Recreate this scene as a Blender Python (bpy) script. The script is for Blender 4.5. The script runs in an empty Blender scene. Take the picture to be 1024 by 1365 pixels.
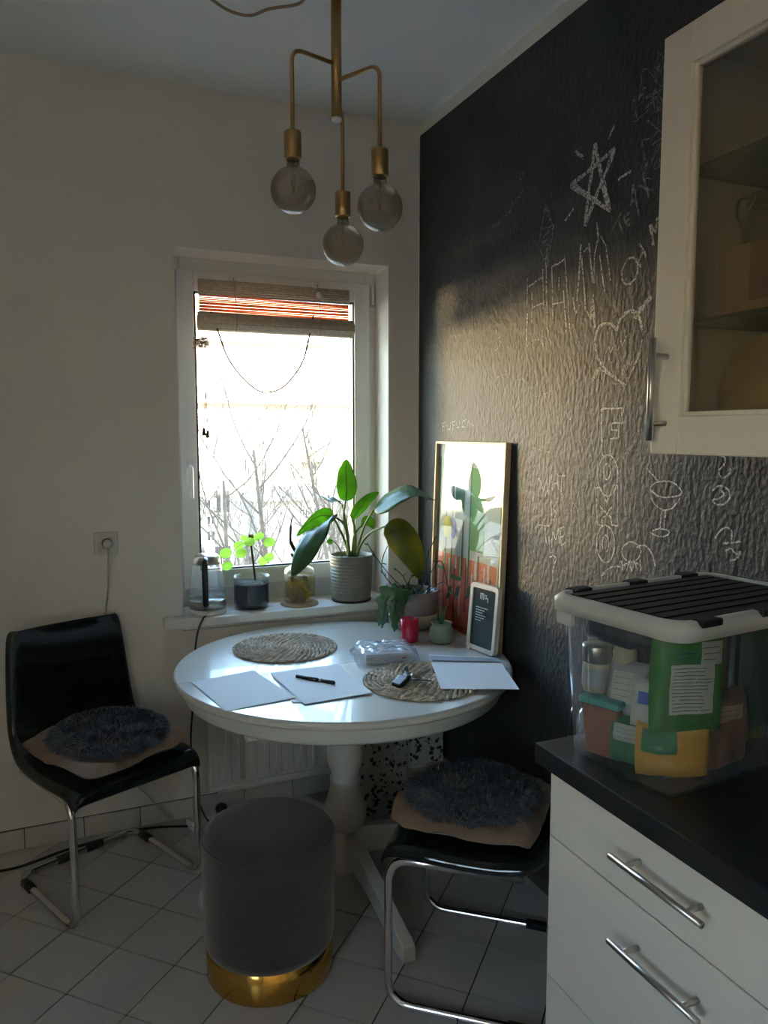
import bpy, bmesh, math, random
from mathutils import Vector, Matrix, noise
R = math.radians
random.seed(7)
sc = bpy.context.scene
col = sc.collection

# ---------------------------------------------------------------- camera
cd = bpy.data.cameras.new('camera'); cam = bpy.data.objects.new('camera', cd); col.objects.link(cam)
cam.location = (0, 0, 1.49); cam.rotation_euler = (R(90 - 5.813), 0, R(-23.23))
cd.sensor_fit = 'HORIZONTAL'; cd.sensor_width = 36; cd.lens = 36 * 1025 / 1024; cd.clip_start = .02; cd.clip_end = 300
sc.camera = cam
# ---------------------------------------------------------------- sky, sun, exposure
w = bpy.data.worlds.new('sky'); sc.world = w; w.use_nodes = True
nt = w.node_tree; nt.nodes.clear()
sky = nt.nodes.new('ShaderNodeTexSky'); sky.sky_type = 'NISHITA'; sky.sun_disc = False
sky.sun_elevation = R(24); sky.sun_rotation = R(162); sky.air_density = 1.6; sky.dust_density = 1.0; sky.ozone_density = 2.5
bg = nt.nodes.new('ShaderNodeBackground'); bg.inputs['Strength'].default_value = 0.42
wo = nt.nodes.new('ShaderNodeOutputWorld')
nt.links.new(sky.outputs[0], bg.inputs[0]); nt.links.new(bg.outputs[0], wo.inputs[0])
sl = bpy.data.lights.new('sun', 'SUN'); sl.energy = 19; sl.angle = R(.6); sl.color = (1, .84, .6)
so = bpy.data.objects.new('sun', sl); col.objects.link(so); so.location = (6, -20, 12)
so.rotation_euler = (R(90 - 24), 0, R(18))
# area lamp added to stand in for low sun glinting off windows opposite
gl_ = bpy.data.lights.new('glint_lamp', 'AREA'); gl_.shape = 'RECTANGLE'; gl_.size = 13; gl_.size_y = 6; gl_.energy = 370; gl_.color = (1, .70, .30); gl_.spread = R(50)
go = bpy.data.objects.new('glint_lamp', gl_); col.objects.link(go); go.location = (-23, 44, 1.3)
go.rotation_euler = (Vector((1, 3, 1.4)) - Vector(go.location)).to_track_quat('-Z', 'Y').to_euler()
vs = sc.view_settings; vs.view_transform = 'Standard'; vs.look = 'None'; vs.gamma = 1; vs.exposure = 3.1; vs.use_curve_mapping = False
sc.cycles.max_bounces = 9; sc.cycles.diffuse_bounces = 5; sc.cycles.transparent_max_bounces = 24
sc.cycles.sample_clamp_indirect = 6; sc.cycles.caustics_reflective = False; sc.cycles.caustics_refractive = False
sc.cycles.use_denoising = True

# ---------------------------------------------------------------- materials
def mat(name, c, rough=.6, metal=0, bump=None, var=None, trans=0, sheen=0, coat=0, spec=.5, alpha_noise=None, translucent=0):
    m = bpy.data.materials.new(name); m.use_nodes = True; n = m.node_tree; b = n.nodes['Principled BSDF']
    b.inputs['Base Color'].default_value = (*c, 1); b.inputs['Roughness'].default_value = rough
    b.inputs['Metallic'].default_value = metal; b.inputs['Coat Weight'].default_value = coat
    b.inputs['Sheen Weight'].default_value = sheen; b.inputs['Specular IOR Level'].default_value = spec
    tc = n.nodes.new('ShaderNodeTexCoord')
    if var:      # (scale, amount)
        t = n.nodes.new('ShaderNodeTexNoise'); t.inputs['Scale'].default_value = var[0]; t.inputs['Detail'].default_value = 5
        n.links.new(tc.outputs['Object'], t.inputs['Vector'])
        r = n.nodes.new('ShaderNodeValToRGB'); k = var[1]
        r.color_ramp.elements[0].position = .3; r.color_ramp.elements[1].position = .7
        r.color_ramp.elements[0].color = (*[max(0, x * (1 - k)) for x in c], 1)
        r.color_ramp.elements[1].color = (*(var[2] if len(var) > 2 else [min(1, x * (1 + k)) for x in c]), 1)
        n.links.new(t.outputs['Fac'], r.inputs['Fac']); n.links.new(r.outputs[0], b.inputs['Base Color'])
    if bump:     # (scale, strength, distance)
        t = n.nodes.new('ShaderNodeTexNoise'); t.inputs['Scale'].default_value = bump[0]; t.inputs['Detail'].default_value = bump[3] if len(bump) > 3 else 3
        n.links.new(tc.outputs['Object'], t.inputs['Vector'])
        q = n.nodes.new('ShaderNodeBump'); q.inputs['Strength'].default_value = bump[1]; q.inputs['Distance'].default_value = bump[2]
        n.links.new(t.outputs['Fac'], q.inputs['Height']); n.links.new(q.outputs[0], b.inputs['Normal'])
    out = n.nodes['Material Output']; last = b
    if translucent:
        tr = n.nodes.new('ShaderNodeBsdfTranslucent'); mx = n.nodes.new('ShaderNodeMixShader'); mx.inputs[0].default_value = translucent
        src = b.inputs['Base Color'].links[0].from_socket if b.inputs['Base Color'].is_linked else None
        if src: n.links.new(src, tr.inputs[0])
        else: tr.inputs[0].default_value = (*c, 1)
        n.links.new(b.outputs[0], mx.inputs[1]); n.links.new(tr.outputs[0], mx.inputs[2]); n.links.new(mx.outputs[0], out.inputs[0]); last = mx
    if trans or alpha_noise:
        tp = n.nodes.new('ShaderNodeBsdfTransparent'); mx = n.nodes.new('ShaderNodeMixShader')
        n.links.new(last.outputs[0], mx.inputs[1]); n.links.new(tp.outputs[0], mx.inputs[2]); n.links.new(mx.outputs[0], out.inputs[0])
        mx.inputs[0].default_value = trans
        if alpha_noise:  # (scale, lo, hi, amount)
            t = n.nodes.new('ShaderNodeTexNoise'); t.inputs['Scale'].default_value = alpha_noise[0]; t.inputs['Detail'].default_value = 6
            n.links.new(tc.outputs['Object'], t.inputs['Vector'])
            r = n.nodes.new('ShaderNodeMapRange'); r.inputs[1].default_value = alpha_noise[1]; r.inputs[2].default_value = alpha_noise[2]
            r.inputs[3].default_value = 1 - alpha_noise[3]; r.inputs[4].default_value = 1
            n.links.new(t.outputs['Fac'], r.inputs[0]); n.links.new(r.outputs[0], mx.inputs[0])
    return m
def glass(name, tint=(1, 1, 1), rough=.02, body=0., bodycol=(.8, .8, .8), ior=1.45, gl=1.0):
    """thin clear sheet: tinted see-through with Fresnel gloss and an optional milky body"""
    m = bpy.data.materials.new(name); m.use_nodes = True; n = m.node_tree; n.nodes.clear()
    o = n.nodes.new('ShaderNodeOutputMaterial'); tp = n.nodes.new('ShaderNodeBsdfTransparent'); tp.inputs[0].default_value = (*tint, 1)
    g = n.nodes.new('ShaderNodeBsdfGlossy'); g.inputs['Roughness'].default_value = rough
    d = n.nodes.new('ShaderNodeBsdfDiffuse'); d.inputs[0].default_value = (*bodycol, 1)
    tl = n.nodes.new('ShaderNodeBsdfTranslucent'); tl.inputs[0].default_value = (*bodycol, 1)
    dm = n.nodes.new('ShaderNodeMixShader'); dm.inputs[0].default_value = .5; n.links.new(d.outputs[0], dm.inputs[1]); n.links.new(tl.outputs[0], dm.inputs[2])
    m1 = n.nodes.new('ShaderNodeMixShader'); m1.inputs[0].default_value = body
    n.links.new(tp.outputs[0], m1.inputs[1]); n.links.new(dm.outputs[0], m1.inputs[2])
    fr = n.nodes.new('ShaderNodeFresnel'); fr.inputs['IOR'].default_value = ior
    mu = n.nodes.new('ShaderNodeMath'); mu.operation = 'MULTIPLY'; mu.inputs[1].default_value = gl
    ge = n.nodes.new('ShaderNodeNewGeometry'); fb = n.nodes.new('ShaderNodeMapRange'); fb.inputs[3].default_value = 1.; fb.inputs[4].default_value = .25
    m3 = n.nodes.new('ShaderNodeMath'); m3.operation = 'MULTIPLY'
    n.links.new(fr.outputs[0], mu.inputs[0]); n.links.new(ge.outputs['Backfacing'], fb.inputs[0])
    n.links.new(mu.outputs[0], m3.inputs[0]); n.links.new(fb.outputs[0], m3.inputs[1])
    m2 = n.nodes.new('ShaderNodeMixShader'); n.links.new(m3.outputs[0], m2.inputs[0])
    n.links.new(m1.outputs[0], m2.inputs[1]); n.links.new(g.outputs[0], m2.inputs[2]); n.links.new(m2.outputs[0], o.inputs[0])
    return m
M = {}
M['white_wall'] = mat('white_wall', (.77, .735, .685), .85, bump=(90, .25, .004), var=(2.2, .03))
M['ceiling'] = mat('ceiling', (.90, .90, .89), .9, bump=(120, .2, .003))
M['tile'] = mat('tile', (.60, .58, .55), .35, var=(6, .06), bump=(14, .12, .004))
M['grout'] = mat('grout', (.035, .032, .03), .9, bump=(150, .3, .003))
M['pvc'] = mat('pvc', (.80, .80, .79), .35)
M['gasket'] = mat('gasket', (.03, .03, .03), .5)
M['sill'] = mat('sill', (.80, .80, .78), .35)
M['table_white'] = mat('table_white', (.66, .65, .61), .28, var=(4, .02), coat=.3)
M['cab_white'] = mat('cab_white', (.80, .74, .68), .4)
M['cab_inside'] = mat('cab_inside', (.72, .69, .62), .6)
M['counter'] = mat('counter', (.018, .018, .02), .42, bump=(60, .15, .002), var=(30, .3))
M['brass'] = mat('brass', (.50, .33, .15), .36, .9, bump=(200, .08, .001))
M['gold'] = mat('gold', (.72, .42, .10), .16, 1)
M['chrome'] = mat('chrome', (.75, .75, .75), .12, 1)
M['steel'] = mat('steel', (.55, .52, .49), .3, 1)
M['white_plastic'] = mat('white_plastic', (.78, .77, .74), .4)
M['old_plastic'] = mat('old_plastic', (.66, .64, .59), .45)
M['black_plastic'] = mat('black_plastic', (.015, .015, .016), .35)
M['velvet'] = mat('velvet', (.064, .050, .045), .85, sheen=.5, var=(9, .18), bump=(35, .2, .005))
M['shell'] = glass('tinted_shell', (.20, .27, .25), .05, .55, (.030, .045, .042), 1.5, 1.2)
M['tan'] = mat('tan', (.30, .19, .125), .85, bump=(40, .5, .01), sheen=.2)
M['fur'] = mat('fur', (.036, .042, .056), .8, sheen=.6, var=(60, .4))
M['soil'] = mat('soil', (.035, .025, .018), .95, bump=(80, 1, .01))
M['bark'] = mat('bark', (.13, .11, .085), .9, var=(5, .3))
M['paper'] = mat('paper', (.80, .81, .84), .75, bump=(25, .1, .002))
M['kraft'] = mat('kraft', (.42, .30, .20), .85, bump=(20, .2, .003))
M['wood'] = mat('pale_wood', (.62, .47, .30), .5, var=(12, .15))
M['braid'] = mat('braid', (.60, .50, .39), .85, var=(40, .35), bump=(160, .6, .004))
M['black_cord'] = mat('black_cord', (.012, .012, .014), .5)
M['grey_cord'] = mat('grey_cord', (.5, .49, .46), .5)
M['leaf'] = mat('leaf', (.16, .34, .04), .35, var=(14, .3), translucent=.6)
M['leaf_dark'] = mat('leaf_dark', (.06, .15, .06), .3, var=(14, .3), translucent=.35)
M['leaf_yellow'] = mat('leaf_yellow', (.09, .16, .03), .35, var=(7, .35, (.40, .36, .02)), translucent=.45)
M['leaf_grey'] = mat('leaf_grey', (.12, .20, .11), .25, var=(10, .3), translucent=.25)
M['stem'] = mat('stem', (.16, .24, .07), .5, translucent=.2)
M['twig'] = mat('twig', (.05, .035, .028), .8)
M['stone_pot'] = mat('stone_pot', (.22, .21, .17), .6, bump=(60, .3, .004), var=(20, .15))
M['clear'] = glass('clear_glass', (.96, .97, .96), .01, .03, (.7, .7, .7))
M['window_glass'] = glass('window_glass', (.97, .98, .98), .0, .006, (.8, .8, .8), 1.4, .6)
M['kettle_glass'] = glass('kettle_glass', (.92, .94, .95), .03, .16, (.75, .78, .80), 1.5, 1.2)
M['smoke'] = glass('smoke_glass', (.74, .70, .64), .02, .04, (.45, .41, .36), 1.5, 1.3)
M['box_clear'] = glass('box_clear', (.84, .87, .90), .08, .09, (.70, .76, .84), 1.45, 1.0)
M['rim'] = mat('box_rim', (.72, .72, .72), .45, translucent=.35)
M['film'] = glass('plastic_film', (.95, .97, 1), .12, .22, (.88, .92, 1), 1.5, 1.8)
M['black'] = mat('matte_black', (.02, .02, .022), .6)
M['red_glass'] = mat('red_glass', (.62, .02, .08), .12, translucent=.35, coat=.5)
M['facade'] = mat('facade', (.38, .365, .335), .9, var=(.3, .04))
M['facade_grey'] = mat('facade_grey', (.42, .41, .39), .9)
M['facade_glass'] = mat('facade_glass', (.03, .03, .035), .3)
M['roof'] = mat('roof_tile', (.42, .22, .14), .8, bump=(4, .5, .05))
M['ochre'] = mat('ochre', (.55, .33, .15), .8)
M['ground'] = mat('ground', (.36, .34, .30), .95, var=(.4, .3))
M['bamboo'] = mat('bamboo', (.70, .25, .08), .7, translucent=.5, var=(60, .2))
M['bamboo_roll'] = mat('bamboo_roll', (.58, .48, .36), .8, var=(80, .15))

# woodchip blackboard paint: rough relief and old wiped chalk dust
m = mat('blackboard', (.03, .03, .032), .62); n = m.node_tree; b = n.nodes['Principled BSDF']; M['blackboard'] = m
tc = n.nodes['Texture Coordinate']
mp = n.nodes.new('ShaderNodeMapping'); mp.inputs['Scale'].default_value = (1, 1, .62); n.links.new(tc.outputs['Object'], mp.inputs[0])
t1 = n.nodes.new('ShaderNodeTexNoise'); t1.inputs['Scale'].default_value = 78; t1.inputs['Detail'].default_value = 2.5; t1.inputs['Roughness'].default_value = .45
n.links.new(mp.outputs[0], t1.inputs['Vector'])
bp = n.nodes.new('ShaderNodeBump'); bp.inputs['Strength'].default_value = .85; bp.inputs['Distance'].default_value = .0065
n.links.new(t1.outputs['Fac'], bp.inputs['Height']); n.links.new(bp.outputs[0], b.inputs['Normal'])
t2 = n.nodes.new('ShaderNodeTexNoise'); t2.inputs['Scale'].default_value = 2.6; t2.inputs['Detail'].default_value = 6; t2.inputs['Distortion'].default_value = .8
n.links.new(tc.outputs['Object'], t2.inputs['Vector'])
cr = n.nodes.new('ShaderNodeValToRGB'); cr.color_ramp.elements[0].position = .38; cr.color_ramp.elements[1].position = .75
cr.color_ramp.elements[0].color = (.026, .026, .028, 1); cr.color_ramp.elements[1].color = (.060, .058, .056, 1)
n.links.new(t2.outputs['Fac'], cr.inputs[0]); n.links.new(cr.outputs[0], b.inputs['Base Color'])
M['chalk'] = mat('chalk', (.62, .62, .60), .95, alpha_noise=(140, .44, .66, .75))
M['chalk_faint'] = mat('chalk_faint', (.36, .36, .36), .95, alpha_noise=(110, .42, .70, .6))

# ---------------------------------------------------------------- mesh helpers
class B:
    """collects geometry, then links it as ONE mesh object"""
    def __init__(s): s.v = []; s.f = []; s.mi = []; s.cur = 0; s.sm = []; s.smooth = False
    def add(s, vs, fs, mt=None):
        o = len(s.v)
        s.v += [tuple(mt @ Vector(p)) for p in vs] if mt is not None else [tuple(p) for p in vs]
        s.f += [tuple(o + i for i in f) for f in fs]; s.mi += [s.cur] * len(fs); s.sm += [s.smooth] * len(fs)
        return s
    def box(s, c, d, mt=None):
        x, y, z = c; a, b_, h = d[0] / 2, d[1] / 2, d[2] / 2
        vs = [(x + i * a, y + j * b_, z + k * h) for k in (-1, 1) for j in (-1, 1) for i in (-1, 1)]
        return s.add(vs, [(0, 2, 3, 1), (4, 5, 7, 6), (0, 1, 5, 4), (1, 3, 7, 5), (3, 2, 6, 7), (2, 0, 4, 6)], mt)
    def bb(s, x0, x1, y0, y1, z0, z1, mt=None):
        return s.box(((x0 + x1) / 2, (y0 + y1) / 2, (z0 + z1) / 2), (x1 - x0, y1 - y0, z1 - z0), mt)
    def lathe(s, prof, seg=32, mt=None, c=(0, 0, 0)):
        sm = s.smooth; s.smooth = True
        vs = []; fs = []; n_ = len(prof)
        for r, z in prof:
            for k in range(seg):
                a = 2 * math.pi * k / seg; vs.append((c[0] + r * math.cos(a), c[1] + r * math.sin(a), c[2] + z))
        for i in range(n_ - 1):
            for k in range(seg):
                q = (k + 1) % seg; fs.append((i * seg + k, i * seg + q, (i + 1) * seg + q, (i + 1) * seg + k))
        if prof[0][0] > 1e-5: fs.append(tuple(range(seg - 1, -1, -1)))
        if prof[-1][0] > 1e-5: fs.append(tuple((n_ - 1) * seg + k for k in range(seg)))
        s.add(vs, fs, mt); s.smooth = sm; return s
    def openlathe(s, prof, seg=32, c=(0, 0, 0)):
        s.lathe(prof, seg, None, c)
        for r_ in (prof[0][0], prof[-1][0]):
            if r_ > 1e-5: s.f.pop(); s.mi.pop(); s.sm.pop()
        return s
    def tube(s, pts, r, seg=8, caps=True, mt=None):
        sm = s.smooth; s.smooth = True
        P = [Vector(p) for p in pts]; n_ = len(P); rr = r if isinstance(r, (list, tuple)) else [r] * n_
        vs = []; fs = []; up = None
        for i, p in enumerate(P):
            t = (P[min(i + 1, n_ - 1)] - P[max(i - 1, 0)]).normalized()
            if up is None: up = Vector((0, 0, 1)) if abs(t.z) < .9 else Vector((1, 0, 0))
            a = t.cross(up); a = a.normalized() if a.length > 1e-6 else t.orthogonal().normalized()
            b_ = a.cross(t).normalized(); up = b_
            for k in range(seg):
                g = 2 * math.pi * k / seg; vs.append(p + (a * math.cos(g) + b_ * math.sin(g)) * rr[i])
        for i in range(n_ - 1):
            for k in range(seg):
                q = (k + 1) % seg; fs.append((i * seg + k, (i + 1) * seg + k, (i + 1) * seg + q, i * seg + q))
        if caps: fs.append(tuple(range(seg))); fs.append(tuple((n_ - 1) * seg + k for k in range(seg - 1, -1, -1)))
        s.add(vs, fs, mt); s.smooth = sm; return s
    def prism(s, poly, z0, z1, mt=None):
        n_ = len(poly); vs = [(x, y, z0) for x, y in poly] + [(x, y, z1) for x, y in poly]
        fs = [tuple(range(n_ - 1, -1, -1)), tuple(range(n_, 2 * n_))] + [(i, (i + 1) % n_, n_ + (i + 1) % n_, n_ + i) for i in range(n_)]
        return s.add(vs, fs, mt)
    def obj(s, name, m, parent=None, bevel=0, solid=0, sub=0, loc=None, rot=None):
        me = bpy.data.meshes.new(name); me.from_pydata(s.v, [], s.f); me.update()
        for q in (m if isinstance(m, list) else [m]): me.materials.append(M[q])
        me.polygons.foreach_set('material_index', s.mi); me.polygons.foreach_set('use_smooth', s.sm)
        bm = bmesh.new(); bm.from_mesh(me); bmesh.ops.recalc_face_normals(bm, faces=bm.faces) if not getattr(s, 'keep', False) else None
        bm.to_mesh(me); bm.free()
        o = bpy.data.objects.new(name, me); col.objects.link(o)
        if parent is not None: o.parent = parent
        if loc: o.location = loc
        if rot: o.rotation_euler = rot
        if solid: q = o.modifiers.new('solid', 'SOLIDIFY'); q.thickness = solid; q.offset = 0
        if bevel: q = o.modifiers.new('bevel', 'BEVEL'); q.width = bevel; q.segments = 2; q.limit_method = 'ANGLE'; q.angle_limit = R(40)
        if sub: q = o.modifiers.new('sub', 'SUBSURF'); q.levels = q.render_levels = sub
        return o
def thing(name, label, cat, loc=(0, 0, 0), rotz=0, group=None, rot=None):
    o = bpy.data.objects.new(name, None); col.objects.link(o); o.location = loc
    o.rotation_euler = rot if rot else (0, 0, rotz); o.empty_display_size = .05
    o['label'] = label; o['category'] = cat
    if group: o['group'] = group
    return o
def tag(o, label, cat, group=None):
    o['label'] = label; o['category'] = cat
    if group: o['group'] = group
    return o
def struct(o): o['kind'] = 'structure'; return o
def smooth_path(pts, k=6):
    """Catmull-Rom through the points"""
    P = [Vector(p) for p in pts]; out = []
    for i in range(len(P) - 1):
        a, b_, c, d = P[max(i - 1, 0)], P[i], P[i + 1], P[min(i + 2, len(P) - 1)]
        for j in range(k):
            t = j / k; out.append(.5 * ((2 * b_) + (c - a) * t + (2 * a - 5 * b_ + 4 * c - d) * t * t + (3 * b_ - a - 3 * c + d) * t ** 3))
    out.append(P[-1]); return out
def fillet(pts, r, k=6):
    P = [Vector(p) for p in pts]; out = [P[0]]
    for i in range(1, len(P) - 1):
        a, b_, c = P[i - 1], P[i], P[i + 1]; u = (a - b_).normalized(); v = (c - b_).normalized()
        rr = min(r, (a - b_).length * .48, (c - b_).length * .48); s_, e = b_ + u * rr, b_ + v * rr
        for j in range(k + 1):
            t = j / k; out.append(s_ * (1 - t) ** 2 + b_ * 2 * t * (1 - t) + e * t * t)
    out.append(P[-1]); return out
def clip(poly, x0, x1, y0, y1):
    def cut(pl, f, g):
        o = []
        for i in range(len(pl)):
            a, b_ = pl[i - 1], pl[i]; fa, fb = f(a), f(b_)
            if (fa >= 0) != (fb >= 0): t = fa / (fa - fb); o.append((a[0] + (b_[0] - a[0]) * t, a[1] + (b_[1] - a[1]) * t))
            if fb >= 0: o.append(b_)
        return o
    for f in (lambda p: p[0] - x0, lambda p: x1 - p[0], lambda p: p[1] - y0, lambda p: y1 - p[1]):
        poly = cut(poly, f, None)
        if len(poly) < 3: return []
    return poly

# ================================================================ ROOM
XL, XR, YF, YB, ZC = -1.75, 1.4155, -2.3, 2.943, 2.735
WX0, WX1, WZ0, WZ1, RD = .430, 1.283, .775, 2.167, .15     # window reveal
floor = struct(B().bb(XL - .1, XR + .3, YF - .1, YB + .34, -.12, -.004).obj('floor', 'grout'))
struct(B().bb(XL - .1, XR + .3, YF - .1, YB + .34, ZC, ZC + .15).obj('ceiling', 'ceiling'))
# window wall in four blocks round the opening
b = B(); T = .34
b.bb(XL - .1, WX0, YB, YB + T, 0, ZC); b.bb(WX1, XR + .3, YB, YB + T, 0, ZC); b.bb(WX0, WX1, YB, YB + T, 0, WZ0 - .035); b.bb(WX0, WX1, YB, YB + T, WZ1, ZC)
wall_back = struct(b.obj('wall_back', 'white_wall'))
wall_right = struct(B().bb(XR, XR + .3, YF, YB, 0, ZC).obj('wall_right', 'white_wall'))
# left wall with an unseen second window, added for fill light
b = B(); LY0, LY1, LZ0, LZ1 = -1.40, -.45, 1.0, 2.2
b.bb(XL - .3, XL, YF, LY0, 0, ZC); b.bb(XL - .3, XL, LY1, YB, 0, ZC); b.bb(XL - .3, XL, LY0, LY1, 0, LZ0); b.bb(XL - .3, XL, LY0, LY1, LZ1, ZC)
struct(b.obj('wall_left', 'white_wall'))
w2 = struct(B().obj('fill_window', 'pvc')); b = B(); f = .07
for q in ((LY0, LY0 + f, LZ0, LZ1), (LY1 - f, LY1, LZ0, LZ1), (LY0 + f, LY1 - f, LZ0, LZ0 + f), (LY0 + f, LY1 - f, LZ1 - f, LZ1), (-.945, -.905, LZ0 + f, LZ1 - f)): b.bb(XL - .2, XL - .14, *q)
b.obj('window_frame', 'pvc', w2, bevel=.004); B().bb(XL - .172, XL - .168, LY0 + f, LY1 - f, LZ0 + f, LZ1 - f).obj('glass_pane', 'window_glass', w2)
struct(B().bb(XL - .1, XR + .3, YF - .1, YF, 0, ZC).obj('wall_front', 'white_wall'))
dw = struct(B().bb(-.95, -.05, YF, YF + .03, 0, 2.03).obj('door_1', 'cab_white', bevel=.004)); B().tube(fillet([(-.13, YF + .03, 1.03), (-.13, YF + .075, 1.03), (-.25, YF + .075, 1.03)], .015), .009, 10).obj('door_handle', 'steel', dw)
# floor tiles, laid diagonally, 20 cm
b = B(); g_ = .2; k0 = 1.863; j0 = .70; s2 = math.sqrt(.5); ntile = 0; far = B()
for i in range(-16, 18):
    for j in range(-18, 18):
        u0, u1, v0, v1 = k0 + i * g_ + .0022, k0 + (i + 1) * g_ - .0022, j0 + j * g_ + .0022, j0 + (j + 1) * g_ - .0022
        poly = [((u - v) * s2, (u + v) * s2) for u, v in ((u0, v0), (u1, v0), (u1, v1), (u0, v1))]
        poly = clip(poly, XL, XR, YF, YB)
        if len(poly) < 3: continue
        cx = sum(p[0] for p in poly) / len(poly); cy = sum(p[1] for p in poly) / len(poly)
        A = abs(sum(poly[q - 1][0] * poly[q][1] - poly[q][0] * poly[q - 1][1] for q in range(len(poly)))) / 2
        if A < 3e-5: continue
        dz = random.uniform(-.0006, .0003)
        if cy > 1.0 and -.75 < cx:
            t = B().prism(poly, -.006, dz); t.obj('tile', 'tile', floor); ntile += 1
        else: far.prism(poly, -.006, dz)
o = far.obj('distant_tiles', 'tile', floor); o['kind'] = 'stuff'
# skirting of cut tiles under the window wall
bb_ = struct(B().bb(XL, XR, YB - .004, YB, 0, .076).obj('baseboard_back', 'grout'))
x = XL
while x < XR - .01:
    x1 = min(x + .2, XR); B().bb(x + .0015, x1 - .0015, YB - .011, YB - .003, .001, .075).obj('skirting_tile', 'tile', bb_, bevel=.001); x = x1
# blackboard paint on the right wall (white margins left at ceiling and corner)
paint = B().bb(1.414, XR + .001, YF, 2.925, .0, 2.687).obj('blackboard_paint', 'blackboard', wall_right)

# ---------------------------------------------------------------- chalk drawings
def chalk(name, strokes, wdt=.0042, m='chalk', label=None, jit=.0012):
    b = B(); xx = 1.4132
    for st in strokes:
        wd = wdt
        if isinstance(st, tuple): wd, st = st
        P = smooth_path([(0, y, z) for y, z in st], 7) if len(st) > 2 and getattr(chalk, 'smooth', True) else [Vector((0, *st[0])).lerp(Vector((0, *st[-1])), t / 8) for t in range(9)] if len(st) == 2 else sum([[Vector((0, *st[i])).lerp(Vector((0, *st[i + 1])), t / 6) for t in range(6)] for i in range(len(st) - 1)], []) + [Vector((0, *st[-1]))]
        L = []; Q = []
        for i, p in enumerate(P):
            t = P[min(i + 1, len(P) - 1)] - P[max(i - 1, 0)]
            t = t.normalized() if t.length > 1e-7 else Vector((0, 1, 0))
            nn = Vector((0, -t.z, t.y)); h = wd * random.uniform(.35, .62); o = random.uniform(-jit, jit)
            L.append(p + nn * (h + o)); Q.append(p - nn * (h - o))
        vs = [(xx, p.y, p.z) for p in L] + [(xx, p.y, p.z) for p in Q]; n_ = len(L)
        b.add(vs, [(i, i + 1, n_ + i + 1, n_ + i) for i in range(n_ - 1)]); xx -= .00002
    o = b.obj(name, m, paint)
    if label: o['label'] = label
    return o
def ell(cy, cz, ry, rz, a0=0, a1=360, rot=0, n_=16):
    out = []
    for i in range(n_ + 1):
        a = R(a0 + (a1 - a0) * i / n_); y, z = ry * math.cos(a), rz * math.sin(a)
        out.append((cy + y * math.cos(R(rot)) - z * math.sin(R(rot)), cz + y * math.sin(R(rot)) + z * math.cos(R(rot))))
    return out
chalk.smooth = False
chalk('chalk_star', [[(1.811, 2.289), (1.738, 2.091)], [(1.738, 2.091), (1.918, 2.207)], [(1.918, 2.207), (1.726, 2.249)], [(1.726, 2.249), (1.846, 2.077)], [(1.846, 2.077), (1.811, 2.289)],
    [(1.808, 2.272), (1.748, 2.097)], [(1.731, 2.238), (1.842, 2.092)], [(1.905, 2.207), (1.746, 2.096)],
    (.007, [(1.731, 2.31), (1.755, 2.282)]), (.009, [(1.9, 2.299), (1.861, 2.267)]), (.007, [(1.659, 2.171), (1.686, 2.168), (1.71, 2.164)]), (.007, [(1.899, 2.139), (1.915, 2.129), (1.94, 2.113)])], .0125, label='five pointed chalk star with short rays around it')
chalk('chalk_kite', [[(2.041, 2.19), (1.998, 2.114), (2.025, 1.995), (2.073, 2.074), (2.041, 2.19)], [(2.044, 2.177), (2.006, 2.119), (2.053, 2.067), (2.017, 2.087), (2.033, 2.028)], [(2.055, 2.117), (2.008, 2.113), (2.06, 2.083), (2.016, 2.059), (2.029, 2.02)]], .005, 'chalk_faint', 'faint narrow chalk kite shape')
chalk('chalk_scribble', [[(2.361, 2.181), (2.349, 2.202), (2.342, 2.181), (2.328, 2.204), (2.321, 2.187), (2.304, 2.21), (2.298, 2.193), (2.279, 2.215), (2.269, 2.205), (2.251, 2.223), (2.24, 2.213), (2.227, 2.239), (2.213, 2.232), (2.196, 2.256), (2.186, 2.246), (2.169, 2.264)], [(2.191, 2.304), (2.184, 2.319), (2.164, 2.316), (2.17, 2.302), (2.191, 2.304)]], .0045, 'chalk_faint', 'tiny faint line of chalk writing rising to the right')
chalk('chalk_lettering', [[(2.133, 1.987), (2.13, 1.895)], [(2.125, 1.956), (2.052, 1.972)], [(2.05, 1.996), (2.039, 1.874)], [(2.105, 1.935), (2.102, 1.84)], [(2.103, 1.887), (2.034, 1.895)], [(2.033, 2.028), (2.018, 1.808)],
    [(2.001, 1.994), (1.989, 1.825)], [(2.001, 1.994), (1.966, 1.997), (1.938, 2.005)], [(1.938, 2.015), (1.915, 1.863)], [(1.964, 1.956), (1.961, 1.918)], [(1.991, 1.881), (1.933, 1.879)], [(1.94, 1.914), (1.921, 1.786)], [(1.915, 1.863), (1.903, 1.79)],
    (.007, [(1.862, 2.029), (1.873, 1.873)]), (.007, [(1.825, 2.024), (1.804, 1.911)]), (.007, [(1.858, 1.999), (1.833, 1.844), (1.807, 1.811)]), (.009, [(1.807, 1.811), (1.803, 1.879), (1.789, 1.786)]), [(1.85, 2.004), (1.824, 2.018)],
    [(1.799, 1.91), (1.8, 1.987), (1.789, 2.023)], (.007, [(1.794, 2.074), (1.782, 2.018)]), [(1.774, 2.032), (1.753, 2.002), (1.728, 1.904)], [(1.777, 1.982), (1.75, 1.873)], [(1.894, 1.887), (1.878, 1.837), (1.86, 1.861)], [(2.129, 1.873), (2.13, 1.769)]], .0052, label='tall thin overlapping chalk capitals')
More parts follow.
